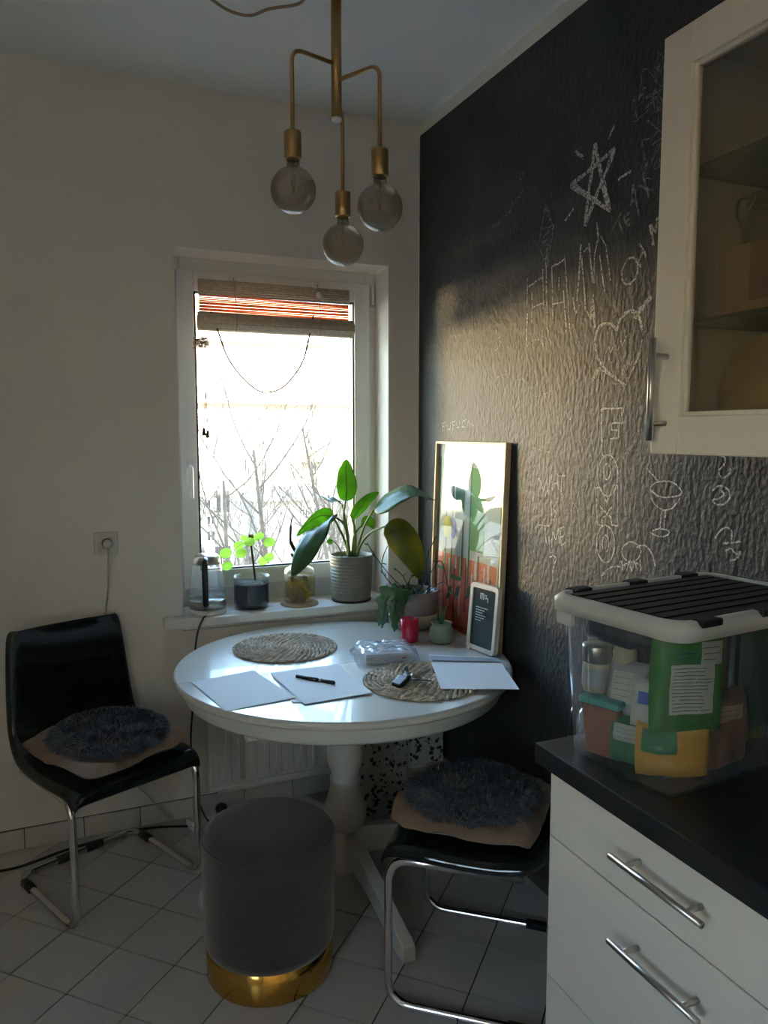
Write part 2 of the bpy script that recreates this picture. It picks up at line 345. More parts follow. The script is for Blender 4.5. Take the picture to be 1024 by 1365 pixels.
chalk('chalk_words', [(.006, [(1.64, 1.948), (1.61, 1.918)]), (.006, [(1.619, 1.979), (1.591, 1.938)]), (.006, [(1.624, 1.934), (1.601, 1.958)]), (.008, [(1.583, 2.017), (1.568, 1.962)]), (.008, [(1.581, 2.016), (1.563, 1.992), (1.557, 2.028)]), (.008, [(1.557, 2.028), (1.54, 1.979)])], .006, label='chalk capitals H and M after a chalk O')
chalk('chalk_words', [[(1.704, 2.058), (1.683, 2.018)], [(1.737, 2.031), (1.695, 2.074)], [(1.683, 2.059), (1.666, 2.034)], [(1.683, 2.059), (1.659, 2.068)], [(1.673, 2.046), (1.658, 2.052)], [(1.666, 2.034), (1.647, 2.041)],
    [(1.659, 2.083), (1.649, 2.136)], [(1.649, 2.136), (1.627, 2.051)], [(1.66, 2.089), (1.634, 2.097)], [(1.615, 2.152), (1.59, 2.082)], [(1.631, 2.125), (1.574, 2.098)]], .0065, 'chalk_faint', 'worn rising chalk letters reading TEA')
chalk.smooth = True
random.seed(3); sk = []
for k in range(26):
    a = random.uniform(0, 1); py, pz = 1.50 + .14 * random.random(), 2.14 + .26 * a
    sk.append([(py + random.uniform(-.04, .04), pz + random.uniform(-.04, .04)) for _ in range(4)])
chalk('chalk_hatching', sk, .0035, 'chalk_faint', 'dense dim chalk scribble beside the hanging cabinet')
oc = [(1.653, 1.916)][0]
chalk('chalk_words', [ell(oc[0], oc[1], .030, .034, rot=20)], .006, label='chalk capital O, first letter of a slanted word')
chalk('chalk_heart', [(.009, [(1.655, 1.619), (1.698, 1.641), (1.743, 1.669), (1.778, 1.711), (1.787, 1.76), (1.768, 1.787), (1.739, 1.791), (1.714, 1.783), (1.697, 1.766)]), (.009, [(1.697, 1.766), (1.685, 1.795), (1.66, 1.81), (1.637, 1.81), (1.616, 1.798), (1.605, 1.778), (1.6, 1.757)]),
    (.006, [(1.598, 1.733), (1.605, 1.698), (1.622, 1.672), (1.655, 1.619)]), (.014, [(1.632, 1.794), (1.598, 1.816), (1.57, 1.838)]), (.007, [(1.624, 1.808), (1.628, 1.793), (1.606, 1.79)]), (.012, [(1.81, 1.628), (1.788, 1.65), (1.763, 1.671)]), (.006, [(1.768, 1.674), (1.738, 1.659), (1.698, 1.644)]),
    (.003, [(1.74, 1.71), (1.726, 1.728), (1.721, 1.712), (1.703, 1.732), (1.692, 1.712), (1.679, 1.739), (1.672, 1.726), (1.657, 1.749), (1.643, 1.753)]), (.004, [(1.67, 1.648), (1.662, 1.672), (1.653, 1.659), (1.646, 1.683), (1.64, 1.67), (1.631, 1.685)])], .007, label='chalk heart pierced by an arrow')
chalk('chalk_ghost_mark', [[(2.126, 1.769), (2.106, 1.783), (2.055, 1.78), (2.022, 1.737)], [(2.318, 1.773), (2.289, 1.793), (2.297, 1.818)], [(2.215, 1.755), (2.201, 1.784), (2.16, 1.795)], [(2.17, 1.668), (2.115, 1.657), (2.081, 1.632)], [(2.316, 1.677), (2.271, 1.69), (2.241, 1.68)],
    [(2.31, 1.999), (2.243, 1.965), (2.22, 1.923), (2.226, 1.894)], [(1.914, 1.836), (1.879, 1.791), (1.867, 1.769), (1.844, 1.733)], [(1.953, 1.666), (1.939, 1.61), (1.902, 1.535), (1.882, 1.545)], [(2.17, 1.674), (2.115, 1.655), (2.081, 1.609), (1.999, 1.62)], [(2.088, 1.445), (2.042, 1.439), (1.992, 1.432)]], .004, 'chalk_faint', 'faint half wiped chalk curves')
chalk.smooth = False
chalk('chalk_small_words', [[(2.708, 1.531), (2.704, 1.499)], [(2.708, 1.531), (2.679, 1.536)], [(2.706, 1.518), (2.684, 1.52)], [(2.671, 1.531), (2.667, 1.507), (2.645, 1.506), (2.642, 1.535)], [(2.627, 1.535), (2.621, 1.504)], [(2.627, 1.535), (2.603, 1.537)], [(2.625, 1.522), (2.606, 1.523)],
    [(2.595, 1.534), (2.589, 1.512), (2.571, 1.515), (2.571, 1.539)], [(2.518, 1.542), (2.549, 1.534), (2.549, 1.515), (2.517, 1.516)], [(2.512, 1.514), (2.5, 1.542), (2.487, 1.518)], [(2.478, 1.541), (2.474, 1.52), (2.46, 1.522)]], .0035, label='small chalk writing FUFU CAL above the poster')
chalk('chalk_block_letters', [[(1.753, 1.559), (1.668, 1.559), (1.663, 1.519), (1.707, 1.519), (1.706, 1.5), (1.678, 1.5), (1.677, 1.478), (1.71, 1.477), (1.708, 1.432), (1.742, 1.428), (1.753, 1.559)],
    [(1.767, 1.338), (1.754, 1.232), (1.734, 1.234), (1.735, 1.254), (1.715, 1.263), (1.7, 1.261), (1.694, 1.239), (1.67, 1.238), (1.675, 1.35)], [(1.767, 1.338), (1.748, 1.339), (1.717, 1.299), (1.69, 1.349), (1.675, 1.35)], [(1.746, 1.286), (1.715, 1.266), (1.697, 1.29)]], .0042, label='outlined chalk capitals F and M stacked downwards')
chalk.smooth = True
q = [(1.717, 1.374), (1.718, 1.183), (1.721, 1.385)]
chalk('chalk_block_letters', [ell(q[0][0], q[0][1], .042, .057), ell(q[2][0], q[2][1], .014, .022), ell(q[1][0], q[1][1], .038, .052), ell(q[1][0] , q[1][1], .014, .024, -40, 250)], .0042, label='two outlined chalk capital O shapes in the stacked word')
chalk.smooth = False
chalk('chalk_question', [[(2.045, 1.35), (2.018, 1.307), (2.007, 1.344), (1.993, 1.301), (1.987, 1.36)], [(1.98, 1.364), (1.969, 1.31)], [(1.951, 1.369), (1.942, 1.319)], [(1.975, 1.335), (1.944, 1.342)], [(1.944, 1.362), (1.909, 1.365)], [(1.927, 1.363), (1.927, 1.306)],
    [(1.979, 1.281), (1.972, 1.223)], [(1.948, 1.283), (1.967, 1.26), (1.949, 1.247), (1.962, 1.222)], [(2.04, 1.201), (1.983, 1.203)], [(2.008, 1.2), (2, 1.146)], [(1.987, 1.17), (1.978, 1.119)], [(1.971, 1.138), (1.966, 1.193), (1.951, 1.163), (1.937, 1.201), (1.931, 1.155)],
    [(1.929, 1.202), (1.921, 1.15)], [(1.929, 1.202), (1.909, 1.209)], [(1.924, 1.177), (1.911, 1.182)], [(1.921, 1.15), (1.903, 1.161)], [(1.98, 1.105), (1.962, 1.116), (1.943, 1.106), (1.958, 1.078), (1.963, 1.059), (1.96, 1.033)]], .0042, label='chalk words WHAT IS TIME with a question mark')
chalk.smooth = True
chalk('chalk_smear', [(.010, [(1.59, 1.563), (1.597, 1.521), (1.608, 1.478), (1.642, 1.44), (1.678, 1.417)]), (.012, [(1.81, 1.308), (1.827, 1.334), (1.801, 1.356), (1.771, 1.378)]), [(1.843, 1.449), (1.865, 1.401), (1.877, 1.338), (1.873, 1.247), (1.865, 1.185)], [(1.875, 1.289), (1.846, 1.264), (1.832, 1.189)], (.009, [(1.788, 1.648), (1.802, 1.62), (1.822, 1.591)]),
    [(1.66, 1.434), (1.63, 1.384), (1.646, 1.333), (1.639, 1.27)], [(1.832, 1.45), (1.809, 1.41), (1.797, 1.376)], [(1.853, 1.179), (1.862, 1.108), (1.871, 1.063)], [(1.989, 1.191), (1.981, 1.148)], (.008, [(1.717, 1.631), (1.66, 1.618), (1.652, 1.639)])], .005, 'chalk_faint', 'broad wiped chalk smears between the words')
chalk('chalk_wine_glass', [[(1.55, 1.351), (1.527, 1.367), (1.483, 1.371), (1.449, 1.358), (1.444, 1.342), (1.481, 1.332), (1.525, 1.333), (1.55, 1.351)], [(1.55, 1.348), (1.537, 1.316), (1.514, 1.302), (1.492, 1.298), (1.471, 1.306), (1.453, 1.323), (1.444, 1.342)], [(1.505, 1.296), (1.508, 1.274), (1.509, 1.251)], [(1.492, 1.298), (1.494, 1.275), (1.496, 1.251)],
    [(1.543, 1.235), (1.525, 1.246), (1.494, 1.25), (1.476, 1.243), (1.493, 1.232), (1.524, 1.23), (1.543, 1.235)], [(1.563, 1.399), (1.541, 1.384), (1.518, 1.366)]], .0038, label='chalk drawing of a stemmed glass')
chalk('chalk_cupcake', [[(1.65, 1.169), (1.641, 1.189), (1.614, 1.202), (1.587, 1.196), (1.576, 1.18), (1.59, 1.157), (1.614, 1.148), (1.639, 1.153), (1.65, 1.169)], [(1.592, 1.189), (1.569, 1.199), (1.545, 1.191), (1.53, 1.173), (1.522, 1.15)], [(1.649, 1.145), (1.643, 1.118)], [(1.579, 1.159), (1.573, 1.13)], [(1.648, 1.131), (1.614, 1.147), (1.58, 1.146)],
    [(1.639, 1.143), (1.628, 1.121), (1.619, 1.146), (1.608, 1.124), (1.6, 1.149), (1.587, 1.129)], [(1.728, 1.09), (1.71, 1.109), (1.684, 1.123), (1.653, 1.129)]], .0042, label='chalk drawing of a round cup shape over the box')
chalk('chalk_swirl', [[(1.346, 1.358), (1.324, 1.37), (1.301, 1.364), (1.294, 1.348), (1.306, 1.331), (1.329, 1.326), (1.343, 1.335), (1.323, 1.342), (1.312, 1.352), (1.32, 1.36)], [(1.332, 1.441), (1.312, 1.433), (1.316, 1.418), (1.33, 1.403), (1.318, 1.389), (1.299, 1.399), (1.297, 1.413)], [(1.331, 1.246), (1.319, 1.265), (1.301, 1.276), (1.284, 1.268), (1.285, 1.243)], [(1.31, 1.237), (1.285, 1.243), (1.257, 1.248)], [(1.3, 1.222), (1.284, 1.229), (1.269, 1.219), (1.258, 1.225), (1.265, 1.21), (1.286, 1.201)]], .0042, label='chalk swirls beneath the hanging cabinet')
random.seed(7)

# ================================================================ WINDOW
FY = YB + RD                                      # plane of the frame
win = struct(B().obj('window_1', 'pvc'))
fr0, fr1, fz0, fz1 = WX0 - .01, WX1 + .004, .845, 2.115
def ring(b, x0, x1, z0, z1, wl, wr, wb, wt, y0, y1):
    b.bb(x0, x0 + wl, y0, y1, z0, z1); b.bb(x1 - wr, x1, y0, y1, z0, z1); b.bb(x0 + wl, x1 - wr, y0, y1, z0, z0 + wb); b.bb(x0 + wl, x1 - wr, y0, y1, z1 - wt, z1)
b = B(); ring(b, fr0, fr1, .80, WZ1 - .004, .05, .045, .09, .07, FY, FY + .07); b.obj('window_frame', 'pvc', win, bevel=.004)
b = B(); ring(b, fr0 + .035, fr1 - .030, .872, 2.118, .066, .072, .072, .080, FY - .018, FY + .05); sash = b.obj('sash', 'pvc', win, bevel=.005)
b = B(); ring(b, fr0 + .099, fr1 - .1, .942, 2.040, .010, .008, .008, .008, FY - .010, FY + .02); b.obj('gasket', 'gasket', sash)
gx0, gx1 = fr0 + .101, fr1 - .102
B().bb(gx0, gx1, FY + .012, FY + .016, .942, 2.038).obj('glass_pane', 'window_glass', sash)
b = B(); b.box((fr0 + .068, FY - .024, 1.345), (.030, .012, .075)); b.tube(fillet([(fr0 + .068, FY - .022, 1.36), (fr0 + .068, FY - .06, 1.36), (fr0 + .068, FY - .06, 1.24)], .012), .009, 8); h = b.obj('window_handle', 'pvc', sash, bevel=.003); h['label'] = 'white window handle pointing down'
b = B(); b.tube([(WX1 - .012, FY - .012, 2.03), (WX1 - .012, FY - .012, 2.11)], .008, 10); b.obj('hinge', 'pvc', win)
b = B(); b.tube([(WX1 - .012, FY - .012, .9), (WX1 - .012, FY - .012, .98)], .008, 10); b.obj('hinge', 'pvc', win)
b = B(); b.bb(WX0, WX1, YB - .001, FY + .03, WZ0 - .033, WZ0 + .024); b.bb(.355, 1.335, YB - .063, YB - .0, WZ0 - .010, WZ0 + .024)
sill = struct(b.obj('trim_1', 'sill', bevel=.004)); sill['label'] = 'white window sill board carrying kettle and plants'
SZ = WZ0 + .024
# bamboo roller blind, mostly rolled up
bl = thing('roller_blind', 'rolled bamboo blind with orange slats across top of the window', 'blind', (0, 0, 0))
by = FY - .035
b = B()
for k in range(7):
    z = 2.078 - k * .0085; b.tube([(.535, by, z), (1.155, by, z)], .0042, 6)
b.obj('top_slats', 'bamboo_roll', bl)
for k in range(14):
    z = 2.026 - k * .0062; o = B().tube([(.538, by + .002, z + random.uniform(-.001, .001)), (1.153, by + .002, z + random.uniform(-.0012, .0012))], .0031, 6).obj('slat', 'bamboo', bl)
b = B(); b.tube([(.530, by - .02, 1.920), (1.160, by - .02, 1.920)], .034, 20); o = b.obj('slat_roll', 'bamboo_roll', bl)
b = B()
for k in range(9):
    a = 2 * math.pi * k / 9; b.tube([(.528, by - .02 + .0335 * math.cos(a), 1.920 + .0335 * math.sin(a)), (1.162, by - .02 + .0335 * math.cos(a), 1.920 + .0335 * math.sin(a))], .0028, 5)
b.obj('roll_slats', 'bamboo_roll', bl)
for xx in (.67, 1.01):
    b = B(); b.box((xx, by - .008, 2.092), (.028, .02, .022)); o = b.obj('bracket', 'white_plastic', bl, bevel=.002)
    b = B(); b.tube(smooth_path([(xx, by - .018, 2.09), (xx, by - .05, 2.0), (xx, by - .062, 1.93), (xx, by - .05, 1.88)]), .0016, 5); b.obj('lift_cord', 'kraft', bl)
b = B(); b.lathe([(.001, 0), (.012, .004), (.014, .014), (.012, .024), (.001, .028)], 12, Matrix.Translation((1.01, by - .03, 2.045)) @ Matrix.Rotation(R(90), 4, 'X')); b.obj('cord_lock', 'old_plastic', bl)
cy_ = by - .07
b = B(); b.tube(smooth_path([(0.575, 3.02, 1.955), (0.605, 3.02, 1.872), (0.635, 3.02, 1.788), (0.684, 3.02, 1.718), (0.742, 3.02, 1.667), (0.79, 3.02, 1.653), (0.852, 3.02, 1.673), (0.909, 3.02, 1.731), (0.944, 3.02, 1.791), (0.967, 3.02, 1.876), (0.987, 3.02, 1.966)]), .0034, 6); o = b.obj('cord_loop', 'twig', bl)
b = B(); b.tube([(0.54, 3.02, 1.892), (0.539, 3.02, 1.861), (0.547, 3.02, 1.714), (0.548, 3.02, 1.628), (0.539, 3.02, 1.508)], .0017, 5); b.tube([(0.552, 3.02, 1.799), (0.551, 3.02, 1.628), (0.554, 3.02, 1.499)], .0017, 5); b.obj('pull_cord', 'kraft', bl)
b = B()
for p in ((0.539, 3.02, 1.496), (0.553, 3.02, 1.487)): b.lathe([(.002, .018), (.006, .012), (.0075, -.012), (.001, -.014)], 10, Matrix.Translation(p))
b.obj('cord_tassel', 'twig', bl)
b = B(); random.seed(5); c0 = Vector((0.535, 3.02, 1.835))
for k in range(12):
    P = [c0 + Vector((random.uniform(-.030, .030), random.uniform(-.012, .012), random.uniform(-.022, .022))) for _ in range(4)]; b.tube(smooth_path(P, 5), .0018, 5)
o = b.obj('cord_knot', 'kraft', bl); random.seed(7)

# ================================================================ RADIATOR, SOCKETS, CABLES
rd = thing('radiator', 'white ribbed panel radiator below the window sill', 'radiator', (0, 0, 0))
b = B(); b.bb(.50, 1.27, 2.862, 2.905, .125, .675); b.obj('panel', 'white_plastic', rd, bevel=.006)
b = B(); x = .525
while x < 1.25:
    b.prism([(x - .013, 2.862), (x - .008, 2.854), (x + .008, 2.854), (x + .013, 2.862)], .15, .65); x += .05
b.obj('ribs', 'white_plastic', rd)
b = B(); b.bb(.50, 1.27, 2.856, 2.862, .125, .140); b.obj('edge_rail', 'white_plastic', rd); B().bb(.50, 1.27, 2.856, 2.862, .66, .675).obj('edge_rail', 'white_plastic', rd)
for x in (.60, 1.12): B().bb(x, x + .03, 2.905, 2.943, .3, .34).obj('wall_bracket', 'white_plastic', rd)
b = B(); b.tube([(.54, 2.915, .095), (1.38, 2.915, .095)], .011, 10); b.tube([(.56, 2.915, .095), (.56, 2.885, .13)], .008, 8); b.obj('heating_pipe', 'white_plastic', rd)
sk_ = thing('wall_socket', 'square wall socket with plug on white wall above left chair', 'socket', (.1625, YB, 1.095))
B().box((0, -.006, 0), (.082, .012, .082)).obj('frame', 'old_plastic', sk_, bevel=.004)
B().box((.004, -.013, 0), (.056, .004, .056)).obj('cover', 'old_plastic', sk_, bevel=.003)
B().lathe([(.0205, 0), (.0205, .003), (.018, .003), (.018, 0)], 24, Matrix.Translation((.004, -.015, 0)) @ Matrix.Rotation(R(90), 4, 'X')).obj('cup_ring', 'steel', sk_)
pl = thing('power_cord', 'pale cord with white plug hanging from the wall socket', 'cord', (.1665, YB - .017, 1.095))
B().lathe([(.0165, 0), (.0165, .012), (.011, .026), (.001, .028)], 16, Matrix.Rotation(R(90), 4, 'X')).obj('plug', 'old_plastic', pl)
b = B(); b.tube(smooth_path([(0, -.020, -.004), (.001, -.022, -.04), (.0, -.006, -.10), (-.004, .008, -.18), (-.016, .010, -.28), (-.018, .010, -.42), (-.012, .008, -.62), (.03, .006, -.85), (.13, .0, -1.0), (.20, -.03, -1.075)]), .0032, 6); b.obj('cord', 'grey_cord', pl)
ex = thing('extension_lead', 'white multi socket block with black plug lying by skirting', 'extension lead', (0, 0, 0))
b = B(); b.box((0, 0, 0), (.16, .05, .036), Matrix.Translation((.49, 2.86, .02)) @ Matrix.Rotation(R(20), 4, 'Z')); b.obj('socket_block', 'old_plastic', ex, bevel=.005)
b = B(); b.tube(smooth_path([(-.9, 2.90, .006), (-.5, 2.92, .006), (-.22, 2.80, .006), (0, 2.86, .006), (.25, 2.90, .006), (.42, 2.84, .012)]), .0045, 6); b.obj('cord', 'black_cord', ex)

# ---------------------------------------------------------------- kettle on the sill
kt = thing('electric_kettle', 'glass electric kettle with black handle and steel base on sill', 'kettle', (.528, 2.966, SZ))
B().lathe([(.069, 0), (.072, .004), (.072, .018), (.066, .022)], 32).obj('power_base', 'white_plastic', kt)
B().lathe([(.067, .023), (.070, .026), (.070, .050), (.068, .056)], 32).obj('steel_base', 'steel', kt)
B().openlathe([(.068, .056), (.0665, .10), (.061, .15), (.054, .185), (.051, .196)], 32).obj('glass_jug', 'kettle_glass', kt)
B().openlathe([(.0665, .058), (.0655, .078), (.060, .0785), (.0, .0785)], 32).obj('water', 'clear', kt)
B().lathe([(.052, .192), (.053, .200), (.050, .218), (.040, .228), (.001, .231)], 32).obj('lid', 'steel', kt)
b = B(); b.tube(fillet([(.0, 0, .215), (.084, 0, .215), (.092, 0, .19), (.084, 0, .05), (.066, 0, .045)], .022), [.010] + [.0115] * 26 + [.010], 10, mt=Matrix.Rotation(R(-105), 4, 'Z') @ Matrix.Translation((0, 0, 0)))
b.obj('handle', 'black_plastic', kt)
b = B(); b.box((0, 0, 0), (.03, .02, .012), Matrix.Rotation(R(75), 4, 'Z') @ Matrix.Translation((.052, 0, .195))); b.obj('spout', 'steel', kt, bevel=.003)
kc = B(); kc.tube(smooth_path([(.505, 2.888, SZ + .004), (.492, 2.872, SZ - .002), (.468, 2.866, SZ - .06), (.452, 2.868, .60), (.445, 2.872, .45), (.437, 2.875, .34), (.440, 2.86, .20), (.462, 2.83, .08), (.485, 2.80, .035), (.50, 2.80, .04)]), .0036, 8)
kco = thing('kettle_cord', 'black cord looping from the kettle down to the floor plug', 'cord'); kc.obj('cord', 'black_cord', kco)
b = B(); b.lathe([(.010, 0), (.022, .012), (.022, .030), (.012, .034)], 16, Matrix.Translation((.535, 2.80, .075)) @ Matrix.Rotation(R(-110), 4, 'X')); b.tube([(.50, 2.80, .04), (.525, 2.795, .065)], .007, 8); b.obj('plug', 'black_plastic', kco)

# ---------------------------------------------------------------- leaf and pot makers
def leaf_bm(path, width, side, cup=.18, wav=.0, prof=None, n_=12, m=6):
    """blade along a path; side = direction across the blade"""
    P = smooth_path(path, max(2, n_ // (len(path) - 1))); b = B(); b.smooth = True; b.keep = True; N = len(P); vs = []
    S = Vector(side).normalized()
    for i, p in enumerate(P):
        t = i / (N - 1); tv = (P[min(i + 1, N - 1)] - P[max(i - 1, 0)]).normalized()
        sd = (S - tv * S.dot(tv)).normalized(); up = sd.cross(tv).normalized()
        wd = width * .5 * (math.sin(math.pi * min(1, t ** .72)) ** .75 + .02) if prof is None else width * .5 * prof(t)
        for j in range(-m // 2, m // 2 + 1):
            s_ = j / (m / 2); vs.append(p + sd * wd * s_ + up * (abs(s_) * wd * cup + wav * wd * math.sin(t * 17 + s_ * 2) * abs(s_) - (.0012 if j == 0 else 0)))
    k = m + 1; fs = [(i * k + j, i * k + j + 1, (i + 1) * k + j + 1, (i + 1) * k + j) for i in range(N - 1) for j in range(m)]
    b.add(vs, fs); return b
def rel(pts, o): return [tuple(Vector(p) - Vector(o)) for p in pts]
def ribbed_pot(prof_r, h, seg=40, ribs=0, amp=.0012, base=.006, t=.006):
    out = []; n_ = 60 if ribs else 12
    for i in range(n_ + 1):
        z = h * i / n_; r = prof_r(i / n_) + (amp * math.cos(2 * math.pi * ribs * i / n_) if ribs else 0); out.append((r, z))
    inner = [(prof_r(1 - i / 4 * .5) - t, h - h * .5 * i / 4) for i in range(5)]
    return [(.001, 0)] + out + [(prof_r(1) - t * .5, h + .0015)] + inner

# pilea style plant in dark ribbed glass pot
po = (.706, 2.985, SZ)
pA = thing('potted_plant', 'small round leaved plant in dark ribbed pot beside the kettle', 'plant', po)
b = B(); b.smooth = True; seg = 72; prof = [(.050, 0), (.061, .006), (.068, .020), (.069, .034), (.069, .098)]; vs = []
for r, z in prof:
    for k in range(seg):
        a = 2 * math.pi * k / seg; rr = r * (1 + .012 * math.cos(36 * a)); vs.append((rr * math.cos(a), rr * math.sin(a), z))
b.add(vs, [(i * seg + k, i * seg + (k + 1) % seg, (i + 1) * seg + (k + 1) % seg, (i + 1) * seg + k) for i in range(len(prof) - 1) for k in range(seg)] + [tuple(range(seg - 1, -1, -1))])
M['navy_glass'] = mat('navy_glass', (.03, .04, .055), .2, coat=.5)
b.obj('pot', 'navy_glass', pA)
B().openlathe([(.069, .098), (.0695, .124), (.0705, .130), (.068, .130), (.066, .098)], 40).obj('pot_rim', 'clear', pA)
B().lathe([(.066, .090), (.066, .100), (.02, .106), (.001, .106)], 24).obj('soil', 'soil', pA)
sp = rel([(0.723, 2.985, 0.851), (0.721, 2.985, 0.918), (0.713, 2.985, 0.994), (0.705, 2.985, 1.064), (0.7, 2.985, 1.094)], po)
B().tube(smooth_path([(sp[0][0], 0, .10)] + sp[1:]), [.0045] * 20 + [.003] * 5, 8).obj('stem', 'twig', pA)
top = Vector(sp[3]); random.seed(11)
for (u, v, rr) in ((303,737,.019), (305,754,.018), (322,735,.019), (327,727,.017), (335,722,.016), (347,717,.017), (350,716,.016), (357,722,.017), (361,745,.017), (354,748,.016), (330,716,.013)):
    pass
for (p, rr) in (((0.601, 2.96, 1.029), .024), ((0.602, 2.94, 0.982), .021), ((0.658, 2.95, 1.027), .022), ((0.661, 3, 1.05), .021), ((0.694, 2.96, 1.068), .021), ((0.741, 2.98, 1.084), .018), ((0.729, 3.02, 1.07), .016), ((0.772, 2.95, 1.062), .023), ((0.777, 2.97, 0.999), .021), ((0.76, 3, 0.98), .021), ((0.687, 3.02, 1.076), .014)):
    q = Vector(rel([p], po)[0]); dv = (q - top); a = random.uniform(-.5, .5)
    q0 = q - Vector((dv.x, 0, abs(dv.z) * .2)).normalized() * rr; q1 = q + (q - q0)
    m_ = leaf_bm([q0, q, q1 + Vector((0, 0, -.003))], rr * 1.9, (a, -.35, 1), cup=.12, prof=lambda t: math.sin(math.pi * min(max(t, .02), .98)) ** .5)
    m_.obj('leaf', 'leaf', pA)
    B().tube(smooth_path([top, top.lerp(q0, .5) + Vector((0, 0, .012)), q0]), .0011, 5).obj('leaf_stalk', 'stem', pA)
q = top + Vector((.004, 0, .02)); leaf_bm([top, q, q + Vector((.004, -.006, .010))], .02, (1, -.3, 0)).obj('flower_bud', 'ochre', pA)

# propagation jar on a cork coaster
jo = (.900, 2.972, SZ)
B_ = thing('cork_coaster', 'round dark cork coaster beneath the glass jar', 'coaster', jo); B().lathe([(.076, 0), (.078, .003), (.076, .008)], 36).obj('disc', 'kraft', B_)
jo = (jo[0], jo[1], SZ + .008)
pJ = thing('propagation_jar', 'glass jar of amber water holding a bare brown cutting', 'jar', jo)
B().openlathe([(.001, .002), (.055, .002), (.063, .010), (.065, .03), (.065, .118), (.058, .138), (.036, .150), (.028, .156), (.028, .172), (.032, .178)], 40).obj('glass', 'clear', pJ)
M['amber'] = mat('amber_water', (.40, .26, .04), .15, var=(22, .5), translucent=.6, trans=.45)
B().lathe([(.058, .006), (.062, .012), (.062, .112), (.001, .113)], 32).obj('water', 'amber', pJ)
B().tube(smooth_path([(.045, .0, .02), (.01, .01, .06), (-.03, 0, .10), (-.012, .0, .15), (-.006, .0, .19), (-.028, .0, .235), (-.035, .0, .26), (-.032, .0, .32), (-.026, .0, .35)]), [.008] * 16 + [.009] * 8 + [.0075] * 10 + [.005] * 8 + [.0025] * 7, 8).obj('cutting', 'twig', pJ)
b = B(); random.seed(2)
for k in range(14): b.tube(smooth_path([(random.uniform(-.04, .04), random.uniform(-.04, .04), .01), (random.uniform(-.045, .045), random.uniform(-.04, .04), .05), (random.uniform(-.04, .04), random.uniform(-.04, .04), .105)]), random.uniform(.001, .004), 5)
b.obj('roots', 'twig', pJ)
B().tube([(-.008, 0, .175), (-.030, -.004, .196), (-.034, -.004, .203)], [.006, .007, .003], 7).obj('side_shoot', 'twig', pJ)

# large leafy plant in ribbed stone pot
lo = (1.123, 2.962, SZ)
c_ = thing('pot_saucer', 'dark round saucer under the ribbed grey pot', 'saucer', lo); B().lathe([(.079, 0), (.083, .004), (.083, .010), (.08, .010)], 36).obj('dish', 'twig', c_)
lo = (1.123, 2.962, SZ + .010)
pL = thing('potted_plant', 'large broad leaved green plant in ribbed grey pot on sill', 'plant', lo)
B().lathe(ribbed_pot(lambda t: .082 + .008 * t - .004 * (1 - t) ** 8, .182, ribs=13), 44).obj('pot', 'stone_pot', pL)
B().lathe([(.083, .160), (.083, .166), (.001, .170)], 28).obj('soil', 'soil', pL)
def big_leaf(stalk, blade, width, side, m, cup=.16, r=.005, wav=.04):
    P = rel(stalk, lo); B().tube(smooth_path(P), [r * (1.35 - .6 * i / (6 * (len(P) - 1))) for i in range(6 * (len(P) - 1) + 1)], 8).obj('leaf_stalk', 'stem', pL)
    Q = rel(blade, lo); l = leaf_bm(Q, width, side, cup, wav, n_=18, m=8).obj('leaf', m, pL, solid=.0008)
    PP = smooth_path(Q, max(2, 18 // (len(Q) - 1))); k = len(PP); o = B().tube(PP, [.0028 * (1 - .85 * i / (k - 1)) for i in range(k)], 6).obj('midrib', 'stem', l)
big_leaf([(1.120, 2.962, .95), (1.109, 2.96, 1.051), (1.086, 2.95, 1.147), (1.096, 2.95, 1.215)], [(1.096, 2.95, 1.215), (1.098, 2.945, 1.271), (1.096, 2.95, 1.332), (1.102, 2.955, 1.387)], .082, (1, -.25, 0), 'leaf', .12)
big_leaf([(1.130, 2.955, .95), (1.138, 2.95, 1.051), (1.124, 2.93, 1.117), (1.111, 2.92, 1.143)], [(1.111, 2.92, 1.143), (1.139, 2.9, 1.187), (1.17, 2.88, 1.227), (1.205, 2.86, 1.255)], .060, (-.3, -.5, .9), 'leaf')
big_leaf([(1.135, 2.955, .95), (1.14, 2.92, 1.039), (1.143, 2.86, 1.123), (1.157, 2.8, 1.189)], [(1.157, 2.8, 1.189), (1.198, 2.76, 1.238), (1.251, 2.72, 1.272), (1.303, 2.68, 1.268), (1.345, 2.64, 1.234)], .15, (.2, 1, .3), 'leaf_grey', .22)
big_leaf([(1.14, 2.95, .95), (1.139, 2.9, 1.033), (1.161, 2.84, 1.094), (1.185, 2.76, 1.126)], [(1.185, 2.76, 1.126), (1.216, 2.72, 1.115), (1.254, 2.69, 1.057), (1.285, 2.68, 0.989), (1.308, 2.68, 0.919)], .118, (.9, -.2, .75), 'leaf_yellow', .16)
big_leaf([(1.112, 2.955, .95), (1.097, 2.93, 1.04), (1.063, 2.88, 1.125), (1.014, 2.84, 1.161)], [(1.014, 2.84, 1.161), (0.944, 2.8, 1.145), (0.883, 2.77, 1.082), (0.837, 2.75, 1.013), (0.801, 2.74, 0.96)], .108, (.9, -.2, .7), 'leaf_dark', .15)
big_leaf([(1.11, 2.965, .95), (1.102, 2.96, 1.027), (1.059, 2.95, 1.117), (1.033, 2.94, 1.156)], [(1.033, 2.94, 1.156), (0.972, 2.92, 1.161), (0.915, 2.9, 1.135), (0.866, 2.89, 1.091)], .085, (.3, -.35, 1), 'leaf', .2)
